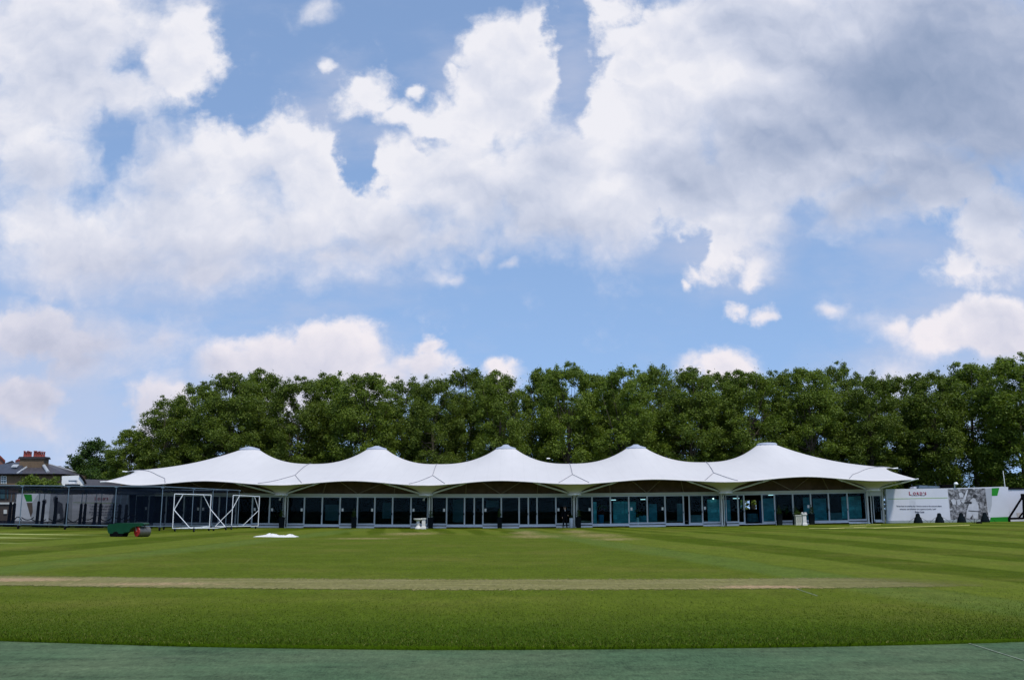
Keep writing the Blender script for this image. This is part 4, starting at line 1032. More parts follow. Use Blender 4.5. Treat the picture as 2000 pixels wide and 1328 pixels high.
# pale stone pedestals
def lathe_thing(px, Y, prof, name, lab, cat, m, group=None, n=20):
    x = X(px, Y, 1028); z = ZB(x, Y); g = MB(); g.lathe((x, Y, z), prof, n)
    return tag(g.build(name, m, origin=(x, Y, z)), lab, cat, group)
x = X(816.5,76.6,1030); z = ZB(x,76.6)
r = empty('bird_bath', (x,76.6,z), 'white stone bird bath with a wide flat bowl on a waisted stem', 'bird bath')
g = MB(); g.lathe((x,76.6,z), [(0.25,0),(0.26,.05),(0.22,.12),(0.13,.26),(0.11,.34),(0.18,.42),(0.13,.50),(0.12,.58),(0.20,.66)], 20); g.build('stem', M_STONE, r)
g = MB(); g.lathe((x,76.6,z), [(0.18,.661),(0.34,.72),(0.38,.80),(0.36,.82),(0.30,.78),(0.05,.74)], 22); g.build('bowl', M_STONE, r)
def sq_pedestal(px, Y, lab, h=0.86, crown=False, m=None):
    x = X(px, Y, 1029); z = ZB(x, Y); r = empty('square_pedestal', (x,Y,z), lab, 'pedestal', 'white square pedestals')
    g = MB(); g.boxc((x,Y,z+.06),(.38,.38,.12)); g.boxc((x,Y,z+.18),(.36,.36,.12),taper=.78); g.boxc((x,Y,z+.245+(h-.40)/2),(.27,.27,h-.40)); g.build('shaft', M_STONE, r)
    g = MB(); g.boxc((x,Y,z+h-.115),(.28,.28,.07),taper=1.3); g.boxc((x,Y,z+h-.045),(.39,.39,.068)); g.build('capital', M_STONE, r)
    if crown:
        g = MB()
        for sx in (-1,1):
            for sy in (-1,1): g.lathe((x+sx*.12,Y+sy*.12,z+h-.01), [(.05,0),(.065,.05),(.03,.10),(.005,.13)], 8)
        g.build('finial', M_STONE, r)
    return r
sq_pedestal(827.5, 76.6, 'plain white square pedestal standing right beside the bird bath')
sq_pedestal(1571.5, 76.6, 'white square pedestal with four small finials beside the stone planter', 0.92, True)
x = X(1560,78.0,1026); z = ZB(x,78.0)
r = empty('stone_planter', (x,78.0,z), 'square grey stone planter with small shrubs in front of the fifth bay', 'planter')
g = MB(); g.boxc((x,78,z+.05),(.62,.5,.10)); g.boxc((x,78,z+.42),(.54,.44,.64)); g.boxc((x,78,z+.78),(.66,.52,.08)); g.build('box', M_STONE2, r)
g = MB(); g.boxc((x,77.775,z+.42),(.36,.008,.42)); g.build('carved_panel', mat('carved_stone', (0.34,0.34,0.29), .9, .4, 14), r)
c = leaf_obj('shrub', leaf_quads([(-.18,0,.95),(0.05,0,.98),(-.1,0,1.15),(.15,0,.92)], [.18,.16,.14,.14], 1800, 0.07, rng), M_LEAF2); c.parent = r

# ---- white cloth lying on the grass
def cloth():
    Y = 54.5; x0, x1 = X(502,Y,1043), X(578,Y,1043); n, m_ = 46, 16; rd = random.Random(2)
    g = MB(); rows = []
    for j in range(m_+1):
        v = j/m_; row = []
        for i in range(n+1):
            u = i/n; x = x0+(x1-x0)*u+0.10*math.sin(9*v+1)*(1 if u > .5 else -1)*(abs(u-.5)*2)**6
            y = Y-0.5+1.1*v+0.12*math.sin(7*u)
            e = min(1, min(u, 1-u)*9, min(v, 1-v)*6)
            h = 0.04+0.07*abs(mnoise.noise((u*5, v*2.5, 1.7)))+0.06*abs(mnoise.noise((u*14, v*7, 4.1)))
            h += 0.12*math.exp(-((u-.29)/.05)**2)*math.exp(-((v-.55)/.4)**2)+0.07*math.exp(-((u-.86)/.06)**2)+0.07*math.exp(-((u-.42)/.12)**2)
            row.append((x, y, zg(x, y)+0.006+h*e))
        rows.append(row)
    g.sheet(rows)
    edge = rows[0]+[r_[-1] for r_ in rows[1:]]+rows[-1][::-1][1:]+[r_[0] for r_ in rows[::-1][1:]]
    g.sheet([edge, [(p[0], p[1], zg(p[0], p[1])-0.002) for p in edge]])
    tag(g.build('ground_cloth', mat('white_canvas', (0.64,0.625,0.60), 0.9, 0.06, 2)), 'crumpled white cloth lying flat on the mown grass', 'cloth')
cloth()

# ---- green motor roller
def roller():
    Y = 52.5; M_GRN = mat('green_enamel', (0.003,0.045,0.020), 0.45, 0.15, 2, spec=0.15); M_RR = mat('red_enamel', (0.33,0.02,0.017), 0.4, 0.15, 3); M_DRUM = mat('drum_steel', (0.14,0.13,0.11), 0.4, 0.25, 3, metal=0.6)
    xa = X(214,Y,1030); z0 = zg(xa+1, Y); s = (X(293,Y,1030)-xa)/78.0      # metres per photo pixel here
    r = empty('motor_roller', (xa+38*s, Y, z0), 'small green motor roller with a red ended steel drum parked on the grass', 'roller')
    def q(px, py): return (xa+(px-214)*s, z0+(1046-py)*s)
    def pr(pts, y0, y1, mt, name, parent=None):
        g = MB(); A = []
        for p in pts: a = q(*p); A.append((a[0], y0, a[1]))
        g.prism(A, (0, y1-y0, 0)); return g.build(name, mt, parent or r)
    r.scale = (.94,.94,.94)
    body = pr([(213,1024),(216,1020.5),(226,1020),(230,1018.5),(262,1018),(285,1018.2),(288,1020.5),(284,1024),(272,1025),(264,1027),(260,1031),(258,1036),(249,1037),(246,1039.5),(217,1039.5),(214,1034)], Y-.42, Y+.42, M_GRN, 'body')
    pr([(222,1019.8),(223,1018.6),(236,1018),(238,1019.2)], Y-.3, Y+.3, M_BLACK, 'seat')
    g = MB(); a, b = q(243,1019), q(247,1012.5); g.tube((a[0],Y,a[1]),(b[0],Y,b[1]),.022,n=8)
    w = []
    for i in range(17):
        t = 2*math.pi*i/16; w.append((b[0]+0.20*math.cos(t)*.8, Y+0.20*math.sin(t), b[1]+0.20*math.cos(t)*.35))
    g.path(w, .018, 6); g.build('steering_wheel', M_BLACK, r)
    g = MB(); c = q(231,1041.2); g.tube((c[0],Y-.46,c[1]),(c[0],Y+.46,c[1]),.165,n=20); c2 = q(224,1041.2); c3 = q(240,1041.2)
    for cc in (c2, c3): g.tube((cc[0],Y-.40,cc[1]),(cc[0],Y+.40,cc[1]),.155,n=20)
    g.build('rear_roller', M_BLACK, r)
    c = q(272,1036.4); rad = .29
    # front drum set at an angle, so that its red end and its steel face both show
    ax = Vector((math.cos(R(-125)), math.sin(R(-125)), 0)); cc = Vector((c[0]+.22, Y+.02, z0+rad)); L = .36
    g = MB(); g.tube(cc-ax*(-L), cc+ax*(-L), rad, n=28); dr = g.build('front_drum', M_DRUM, r)
    nearc = cc+ax*L if (cc+ax*L).y < cc.y else cc-ax*L
    d2 = (nearc-cc).normalized()
    g = MB(); g.tube(nearc+d2*.004, nearc+d2*.03, rad*.97, rad*.93, n=28); g.tube(nearc+d2*.031, nearc+d2*.07, .07, .06, n=12); g.build('drum_end', M_RR, dr)
    g = MB(); g.tube(Vector((c[0]-.1,Y-.30,z0+.62)), nearc+d2*.05+Vector((0,0,.02)), .03, n=6); g.path([cc+Vector((-.2,-.15,.40)), cc+Vector((.05,-.2,.42)), cc+Vector((.28,-.1,.22))], .03, 6); g.build('fork', M_DRUM, r)
roller()

# ---- person standing by the third column
def person():
    Y = 77.6; x = X(1103.5,Y,1031); z = ZB(x,Y)
    sk = [('pel',(0,0,.96),.135,None),('bel',(0,.0,1.10),.125,'pel'),('chest',(0,.01,1.30),.155,'bel'),('nb',(0,.0,1.44),.085,'chest'),('neck',(0,-.01,1.51),.055,'nb'),('h1',(0,-.02,1.58),.078,'neck'),('h2',(0,-.015,1.67),.092,'h1'),('h3',(0,-.005,1.735),.055,'h2')]
    for s, n in ((-1,'l'),(1,'r')):
        sk += [('sh'+n,(s*.185,0,1.405),.072,'nb'),('el'+n,(s*.265,.03 if s<0 else -.02,1.14),.052,'sh'+n)]
        if s < 0: sk += [('wr'+n,(-.235,-.09,.91),.036,'el'+n),('ha'+n,(-.23,-.12,.83),.040,'wr'+n)]
        else: sk += [('wr'+n,(.22,-.22,1.02),.036,'el'+n),('ha'+n,(.20,-.29,1.00),.040,'wr'+n)]
        sk += [('hip'+n,(s*.095,0,.90),.105,'pel'),('kn'+n,(s*.125,-.02,.50),.072,'hip'+n),('an'+n,(s*.15,.01,.09),.048,'kn'+n),('to'+n,(s*.17,-.17,.035),.036,'an'+n)]
    idx = {k[0]: i for i, k in enumerate(sk)}
    me = bpy.data.meshes.new('person'); me.from_pydata([k[1] for k in sk], [(idx[k[3]], i) for i, k in enumerate(sk) if k[3]], [])
    ob = bpy.data.objects.new('person_tmp', me); COL.objects.link(ob)
    md = ob.modifiers.new('skin', 'SKIN'); ob.modifiers.new('sub', 'SUBSURF').levels = 2
    if not me.skin_vertices: ob.modifiers.remove(md); md = ob.modifiers.new('skin', 'SKIN')
    for i, k in enumerate(sk):
        sv = me.skin_vertices[0].data[i]; sv.radius = (k[2], k[2]*(.72 if k[0] in ('bel','chest','pel') else 1)); sv.use_root = (k[0] == 'pel')
    dg = bpy.context.evaluated_depsgraph_get(); m2 = bpy.data.meshes.new_from_object(ob.evaluated_get(dg))
    COL.objects.unlink(ob); bpy.data.objects.remove(ob)
    skin = mat('skin', (0.36,0.22,0.15), .6, .06, 5); suit = mat('black_suit', (0.005,0.005,0.007), .9, .2, 6, spec=0.03)
    m2.materials.clear(); m2.materials.append(suit); m2.materials.append(skin)
    for p in m2.polygons:
        c = p.center; p.use_smooth = True
        if c.z > 1.49 or (c.z < .90 and c.x < -.185 and c.z > .75) or (c.y < -.20 and c.z > .9): p.material_index = 1
    m2.name = 'person'; o = bpy.data.objects.new('person', m2); COL.objects.link(o); o.location = (x, Y, z); o.rotation_euler.z = R(8); ORG[o.name] = Vector((x,Y,z))
    tag(o, 'person in a black suit standing by the middle column, one forearm raised', 'person')
    def sub(nm, g, mt): 
        ob = g.build(nm, mt, origin=(0,0,0)); ob.parent = o; ob.location = (0,0,0)
    g = MB(); g.lathe((0,0.012,1.665), [(.098,-.02),(.104,.03),(.092,.075),(.05,.108),(.01,.115)], 16, sy=1.08); g.lathe((0,.05,1.60), [(.03,-.06),(.075,-.02),(.088,.06)], 14); sub('hair', g, mat('dark_hair', (0.02,0.014,0.01), .7, .3, 20))
    g = MB()
    for s in (-1,1): g.lathe((s*.032,-.103,1.655), [(.002,-.008),(.010,0),(.002,.008)], 8)
    sub('eyes', g, M_BLACK)
    g = MB(); g.add([(-.014,-.10,1.625),(.014,-.10,1.625),(0,-.132,1.63),(0,-.104,1.665)], [(0,1,2),(1,3,2),(3,0,2),(0,3,1)]); sub('nose', g, skin)
    g = MB(); g.box(-.024,.024,-.106,-.094,1.588,1.597); sub('mouth', g, mat('lips', (.25,.10,.08), .6, .05, 5))
    g = MB()
    for s in (-1,1): g.lathe((s*.098,-.01,1.65), [(.006,-.03),(.016,0),(.006,.03)], 8)
    sub('ears', g, skin)
    # fingers of both hands
    for hx, hy, hz, d in ((-.23,-.12,.83,Vector((.02,-.25,-1)).normalized()), (.20,-.29,1.00,Vector((-.25,-1,.05)).normalized())):
        g = MB(); side = d.cross(Vector((1,0,0))).normalized() if abs(d.x) < .2 else d.cross(Vector((0,0,1))).normalized()
        for i in range(4):
            b_ = Vector((hx,hy,hz))+side*(i-1.5)*.018+d*.02; L = (.062,.075,.070,.055)[i]
            k = b_+d*L*.55; e = k+(d+Vector((0,.45,-.1))).normalized()*L*.45; g.tube(b_, k, .0088, .008, 6); g.tube(k, e, .008, .006, 6)
        b_ = Vector((hx,hy,hz))+side*(-.03); g.tube(b_, b_+(d*.6-side).normalized()*.05, .010, .007, 6)
        sub('fingers', g, skin)
    g = MB(); g.add([(-.028,-.118,1.47),(.028,-.118,1.47),(0,-.137,1.33),(0,-.11,1.47)], [(0,2,1),(0,1,3),(0,3,2),(1,2,3)]); sub('shirt_front', g, M_WHITE)
person()
# ------------------------------------------------------------------ left side: practice nets, banner, frames
M_TUBE = mat('galvanised_tube', (0.13,0.18,0.23), 0.45, 0.12, 2, metal=0.3)
M_WTUBE = mat('white_tube', (0.62,0.64,0.67), 0.4, 0.06, 2)
M_TYRE = mat('tyre', (0.010,0.010,0.011), 0.85, 0.2, 5, spec=0.08)
def net_material(name, col, cover, cell):
    m, nt, b = new_mat(name); N = NT(nt)
    tc = N.n('ShaderNodeTexCoord'); ob = tc.outputs['Object']; s = N.sep(ob)
    nz = N.noise(N.mapping(ob, sc=(0.25,0.25,1.6)), 1.0, 4, 0.6)
    b.inputs['Base Color'].default_value = (*col, 1); b.inputs['Roughness'].default_value = 0.9; b.inputs['Specular IOR Level'].default_value = 0.05
    tr = N.n('ShaderNodeBsdfTransparent'); mx = N.n('ShaderNodeMixShader')
    # share of each mesh of the net covered by its thin cord, more where the net bunches
    q = N.m('SUBTRACT', N.lin(nz, 0.3, 0.7, cover*0.85, cover*1.15), 0.0)
    N.put(mx.inputs[0], q)
    nt.links.new(tr.outputs[0], mx.inputs[1]); nt.links.new(b.outputs[0], mx.inputs[2]); nt.links.new(mx.outputs[0], nt.nodes['Material Output'].inputs[0])
    return m
M_NET = net_material('side_netting', (0.003,0.007,0.016), 0.47, 0.05)
M_NETD = net_material('dense_netting', (0.004,0.008,0.017), 0.82, 0.05)
def castor(g, x, y, z0, r=0.12):
    g.tube((x-.03,y,z0+r),(x+.03,y,z0+r),r,n=14)
    return g
YC = 65.5
XA, XB_ = X(-60,YC,1035), X(314,YC,1035)              # front face of the cage
yC2 = 76.5; XC = X(464,yC2,1027)
def gz(x, y): return zg(x, y)
ztop = P(200,949,YC).z
cage = empty('practice_net_cage', ((XA+XB_)/2, (YC+yC2)/2, gz(XB_,YC)), 'large wheeled cage of dark blue cricket netting on steel tubes', 'net cage')
def rail(p, q, r=.035, name='rail', m=None): g = MB(); g.tube(p, q, r, n=8); return g.build(name, m or M_TUBE, cage)
zl = 0.14
zF0, zF1 = P(0,947.5,YC).z, P(316,950.5,YC).z
zR1 = P(464,957.5,yC2).z
f0, f1, f2 = Vector((XA,YC,zF0)), Vector((XB_,YC,zF1)), Vector((XC,yC2,zR1))
b0 = Vector((XA,yC2,zR1+.1))
rail(f0, f1); rail(f1, f2); rail(b0, f2); rail(f0, b0)
rail((XA,YC,gz(XA,YC)+.30),(XB_,YC,gz(XB_,YC)+.30)); rail((XB_,YC,gz(XB_,YC)+.30),(XC,yC2,gz(XC,yC2)+.25)); 
posts = []
for px in (-40,40,131,224,315):
    x = X(px,YC,1000); t = (x-XA)/(XB_-XA); posts.append((x, YC, zF0+(zF1-zF0)*t))
for t in (.36,.62,.82,1.0):
    posts.append((XB_+(XC-XB_)*t, YC+(yC2-YC)*t, zF1+(zR1-zF1)*t))
for (x, y, zt) in posts:
    g = MB(); g.tube((x,y,gz(x,y)+.28),(x,y,zt),.032,n=8); g.boxc((x,y,zt-.02),(.2,.14,.12)); g.boxc((x,y,gz(x,y)+.30),(.22,.16,.10)); po = g.build('post', M_TUBE, cage)
    g = MB(); castor(g, x-.03, y-.05, gz(x,y), .13); g.box(x-.05,x-.01,y-.12,y+.03,gz(x,y)+.13,gz(x,y)+.27); g.build('castor', M_TYRE, po)
for px, Y in ((8,72),(21,72),(16,75),(92,71),(101,72),(179,71),(186,73),(320,69),(355,72)):
    x = X(px,Y,1030); g = MB(); castor(g, x, Y, gz(x,Y), .12); g.box(x-.02,x+.02,Y-.02,Y+.02,gz(x,Y)+.2,gz(x,Y)+.42); g.build('castor', M_TYRE, cage)
def netsheet(a, b, za0, zb0, za1, zb1, name, m, sag=0.0, n=24, seed=1):
    rd = random.Random(seed); g = MB(); rows = []
    for j in range(7):
        v = j/6; row = []
        for i in range(n+1):
            u = i/n; p = Vector(a).lerp(Vector(b), u); lo = za0+(zb0-za0)*u; hi = za1+(zb1-za1)*u
            lo2 = lo-sag*abs(math.sin(u*math.pi*3))
            row.append((p.x, p.y+0.05*math.sin(u*37+v*3), lo2+(hi-lo2)*v))
        rows.append(row)
    g.sheet(rows); return g.build(name, m, cage, fix=False)
# front net: dense folded band along the top, thin net below
netsheet((XA,YC+.04,0),(XB_,YC+.04,0), P(0,963,YC).z, P(316,965,YC).z, zF0-.03, zF1-.03, 'gathered_net', M_NETD, 0.06)
netsheet((XA,YC+.08,0),(XB_,YC+.08,0), gz(XA,YC)+.22, gz(XB_,YC)+.22, P(0,962,YC).z, P(316,964,YC).z, 'side_net', M_NET)
netsheet((XB_,YC+.05,0),(XC,yC2,0), gz(XB_,YC)+.22, gz(XC,yC2)+.2, zF1-.03, zR1-.03, 'side_net', M_NET)
netsheet((XA,yC2,0),(X(300,yC2,1000),yC2,0), gz(XA,yC2)+.3, gz(XB_,yC2)+.3, zR1, zR1, 'side_net', M_NET, 0.0)
g = MB(); rows = []
for j in range(5):
    v = j/4; rows.append([(f0.lerp(f1,i/20).lerp(b0.lerp(f2,i/20), v)-Vector((0,0,.25*math.sin(math.pi*v)))) for i in range(21)])
g.sheet(rows); g.build('roof_net', M_NET, cage, fix=False)
# sagging foot of the gathered net inside, and its ropes
def rope(pts, r=.02):
    g = MB(); g.path(pts, r, 5); return g.build('sagging_rope', M_BLACK, cage)
def sagline(px0, px1, py, sag, Y, n=10):
    out = []
    for i in range(n+1):
        u = i/n; out.append(P(px0+(px1-px0)*u, py+sag*4*u*(1-u), Y))
    return out
for a, b_, py, sg in ((28,42,1016,-7),(42,66,1010,5),(128,158,1007,12),(160,182,1010,5),(192,220,1008,9),(222,246,1008,6),(245,268,1013,-8),(62,90,1014,4),(95,125,1012,6)):
    rope(sagline(a, b_, py, sg, 71), .035)
netsheet((X(0,71.5,1000),71.5,0),(X(300,71.5,1000),71.5,0), 0.15, .15, .72, .55, 'gathered_net', M_NETD, 0, 40)
# padded black posts between the batting lanes
PP = None
k_ = 0
PADS = [(17,1.75,'leftmost'),(25,1.7,''),(72,1.85,''),(82,1.9,''),(106,2.15,''),(128,1.75,''),(156,1.7,''),(164,1.72,''),(184,1.8,''),(194,1.75,''),(221,1.78,''),(232,1.7,''),(245,1.7,'rightmost')]
PADLAB = ['leftmost of the black padded posts inside the net cage','second black padded post from the left edge, in front of the brown clubhouse','black padded post left of the grey figures on the left print','black padded post over the dark head on the left print','tallest black padded post, in the middle of the left banner print','black padded post at the right edge of the left print','left post of the close pair left of the banner lettering','right post of the close pair left of the banner lettering','black padded post just left of the banner lettering','black padded post directly below the banner lettering','black padded post right of the banner lettering','middle of the three right-hand padded posts','rightmost of the black padded posts inside the net cage']
for (px, h, _), lab in zip(PADS, PADLAB):
    Y = 71.8; x = X(px-1,Y,1030); z = gz(x,Y)
    r = empty('padded_post', (x,Y,z), lab, 'padded post', 'black padded posts inside the net cage')
    g = MB(); g.tube((x,Y,z),(x+.04,Y,P(px,962,Y).z),.03,n=7); g.build('pole', M_TUBE, r)
    g = MB(); g.tube((x,Y,z+.12),(x+.02,Y,z+h),.125,.105,12); g.lathe((x+.02,Y,z+h), [(.105,0),(.08,.05),(.03,.09)], 12); g.build('pad', M_BLACK, r)
    g = MB(); g.boxc((x,Y,z+.05),(.45,.55,.09)); g.build('base', M_TYRE, r)
# ---- printed banner behind the nets
M_PRINT = mat('white_print', (0.55,0.565,0.64), 0.6, 0.05, 0.6)
M_PRINTG = mat('grey_print', (0.36,0.38,0.43), 0.6, 0.06, 0.6)
M_GREEN = mat('green_print', (0.008,0.20,0.012), 0.6, 0.06, 1)
M_REDINK = mat('red_ink', (0.30,0.03,0.06), 0.6, 0.05, 1)
M_INK = mat('dark_ink', (0.09,0.10,0.15), 0.6, 0.1, 1)
M_LIME = mat('green_rule', (0.28,0.42,0.16), 0.6, 0.05, 1)
def photo_material(name, sc, dark, light, seed):
    """black and white crowd photograph: pale heads and shirts over dark ground"""
    m, nt, b = new_mat(name); N = NT(nt)
    tc = N.n('ShaderNodeTexCoord'); ob = N.mapping(tc.outputs['Object'], loc=(seed,0,0))
    v = N.n('ShaderNodeTexVoronoi'); N.put(v.inputs['Vector'], N.vm('ADD', N.mapping(ob, sc=(1,0,1)), N.scale(N.noise(ob, 2.0, 3, .5, out=1), .5))); v.inputs['Scale'].default_value = sc
    nz = N.noise(ob, sc*1.1, 5, .65); f = N.m('ADD', N.m('MULTIPLY', N.sstep(v.outputs[0], .65, .1), .45), N.m('MULTIPLY', N.sstep(nz, .42, .66), .6))
    N.put(b.inputs['Base Color'], N.mix(f, dark, light)); b.inputs['Roughness'].default_value = .6
    return m
M_CROWD = photo_material('crowd_print', 3.2, (0.022,0.022,0.026), (0.40,0.40,0.44), 3)
def board_poly(pts, Y, d, m, name, parent, thick=0.006):
    A = [P(px, py, Y-d) for px, py in pts]; g = MB(); g.prism(A, (0, thick, 0)); return g.build(name, m, parent)
YB = 78.8
lb = empty('banner_wall', (X(130,YB,1020), YB, gz(X(130,YB),YB)), 'white printed banner wall behind the net cage with green patch and red lettering', 'banner')
def wallbox(pts, Y, th, m, name, parent): A = [P(px, py, Y) for px, py in pts]; g = MB(); g.prism(A, (0, th, 0)); return g.build(name, m, parent)
wallbox([(33,962.5),(252,965),(252,1022),(28,1024)], YB, 0.12, M_PRINT, 'panel', lb)
board_poly([(46,965),(62,965.5),(63,979),(51.5,979)], YB, .012, M_GREEN, 'green_patch', lb)
board_poly([(46,965.5),(63,980),(90,963),(142,964),(142,1022),(66,1023)][0:0] or [(75,964),(142,965),(140,1020),(64,1021),(57,1000),(53,981),(63,981)], YB, .008, M_PRINTG, 'grey_field', lb)
board_poly([(52,981.5),(63,981.5),(64,1000),(60,1010)], YB, .016, mat('brown_print', (.10,.07,.05), .7, .3, 2), 'print_strip', lb)
FIG = mat('figure_print', (0.06,0.062,0.075), .6, .4, 2); FIGL = mat('figure_light_print', (0.42,0.44,0.50), .6, .15, 1.5)
def fig(pts, m, d=.022): board_poly(pts, YB, d, m, 'printed_figure', lb)
fig([(82,983),(84,977),(88,975),(91,979),(90,986),(95,992),(97,1006),(95,1019),(78,1019),(80,1000),(84,990)], FIGL)
fig([(82,978),(85,974.5),(90,975),(91,980),(88,986),(84,985)], FIG, .028)
fig([(104,972),(108,968),(112,970),(113,978),(122,983),(124,1003),(117,1004),(110,1000),(106,990)], FIG)
fig([(106,1004),(112,1001),(124,1004),(125,1019),(104,1019)], FIG, .024)
fig([(112,1004),(116,1002),(117,1012),(112,1014)], FIGL, .030)
board_poly([(143,980.5),(232,982.5),(232,983.4),(143,981.4)], YB, .012, M_LIME, 'green_rule', lb)
q = P(199,976,YB); text_mesh('lettering', "L", 0.34, upright(q.x-.52, YB-.02, q.z), M_REDINK, lb, bold=.008)
text_mesh('lettering', "ORD'S", 0.26, upright(q.x+.08, YB-.02, q.z), M_REDINK, lb, bold=.008, spc=1.3)
for i, (t, py) in enumerate((('A special place to play cricket, it always', 989.5), ('has been and always will be. You walk', 995), ('through the gates and the whole history', 1001), ('of the game seems to be there with', 1006), ('you.', 1011))):
    q = P(207, py, YB); text_mesh('small_lettering', t, 0.17, upright(q.x, YB-.02, q.z), M_INK, lb, bold=.002)
# ---- brown clubhouse further left behind the nets
M_CLUB = brick_mat('brown_brick', (0.085,0.055,0.04), (0.065,0.045,0.035), (0.10,0.09,0.08))
ch = empty('clubhouse', (X(0,88,1020), 88, .3), 'dark brown clubhouse with a white band behind the left end of the nets', 'building')
def slab(pts, Y, th, m, name, parent): return wallbox(pts, Y, th, m, name, parent)
g = MB(); g.prism([P(*a, 88) for a in ((-160,949),(36,951),(36,1030),(-160,1030))], (P(36,1000,88).x/88*6, 6, 0)); g.build('wall', M_CLUB, ch)
slab([(-160,980),(35,981),(35,984.5),(-160,984)], 87.9, .09, M_WHITE, 'white_band', ch)
for a, b_ in ((-60,-40),(-30,-12),(0,10),(13,16)):
    w = slab([(a,955),(b_,955),(b_,974),(a,974)], 87.93, .06, M_WTUBE if a < 0 else mat('teal_frame', (.03,.06,.07), .5, .1, 2), 'window', ch); slab([(a+.8,956),(b_-.8,956),(b_-.8,973),(a+.8,973)], 87.91, .015, mat('window_glass', (0.03,0.085,0.10), .1, .2, 1, spec=.6), 'pane', w)
slab([(7,995),(13,995),(13,1003),(7,1003)], 87.9, .08, M_WHITE, 'notice', ch)
slab([(-150,1000),(-90,1000),(-90,1029),(-150,1029)], 87.93, .06, M_BLACK, 'door', ch)
# ---- white steel frames on castors
def tframe(label, ups, braces, base, wheels):
    (pa, ta, ba, Ya), (pb, tb, bb, Yb) = ups
    A0, A1 = P(pa[1], ba, Ya), P(pa[0], ta, Ya); B0, B1 = P(pb[1], bb, Yb), P(pb[0], tb, Yb)
    r = empty('wheeled_frame', (A0.lerp(B0,.5).x, (Ya+Yb)/2, gz(A0.x,Ya)), label, 'steel frame', 'white steel frames on castors')
    for nm, p, q in (('upright',A0,A1),('upright',B0,B1),('top_rail',A1,B1),('base_rail',A0,B0)):
        g = MB(); g.tube(p, q, .032, n=8); g.build(nm, M_WTUBE, r)
    for (x0,y0,Y0,x1,y1,Y1) in braces:
        g = MB(); g.tube(P(x0,y0,Y0), P(x1,y1,Y1), .028, n=8); g.build('brace', M_WTUBE, r)
    for (x0,y0,Y0,x1,y1,Y1) in base:
        g = MB(); g.tube(P(x0,y0,Y0), P(x1,y1,Y1), .032, n=8); g.build('base_rail', M_WTUBE, r)
    for (px, Y) in wheels:
        x = X(px,Y,1036); g = MB(); castor(g, x, Y, gz(x,Y), .125); wl = g.build('castor', M_TYRE, r)
        g = MB(); g.box(x-.02,x+.02,Y-.03,Y+.03,gz(x,Y)+.26,gz(x,Y)+.34); g.tube((x-.035,Y,gz(x,Y)+.125),(x+.035,Y,gz(x,Y)+.125),.04,n=8); g.build('hub', M_TUBE, wl)
tframe('left one of the two white wheeled steel frames, nearer the net cage', (((341,337),964.5,1031.5,64.2),((412.5,409),966.5,1029,67)),
    [(357.5,965.5,64.4,340,995.5,64.2),(340,995.5,64.2,371,1031,63.2),(397,966.5,66.6,411,994,67),(411,994,67,440,1028.5,66.5)],
    [(337,1031.5,64.2,372,1031.5,63.2),(372,1031.5,63.2,424,1031,64.5),(385,1030,65.5,410,1027,68),(424,1031,64.5,440,1028.5,66.5)], [(341.5,64.2),(378.5,63.3),(408,67.0),(417,66.8)])
tframe('right one of the two white wheeled steel frames, nearer the leftmost column', (((455.5,452),967,1028,71.5),((507,504),969.5,1027,75)),
    [(468,967.5,71.8,453.5,994.5,71.5),(453.5,994.5,71.5,420,1028,71),(497,969.5,74.6,505.5,996,75),(505.5,996,75,474,1026.5,74.5)],
    [(420,1028,71,452,1028,71.5),(440,1028,69.8,452,1028,71.5)], [(441,69.5),(451.5,70.8),(499,75.2)])

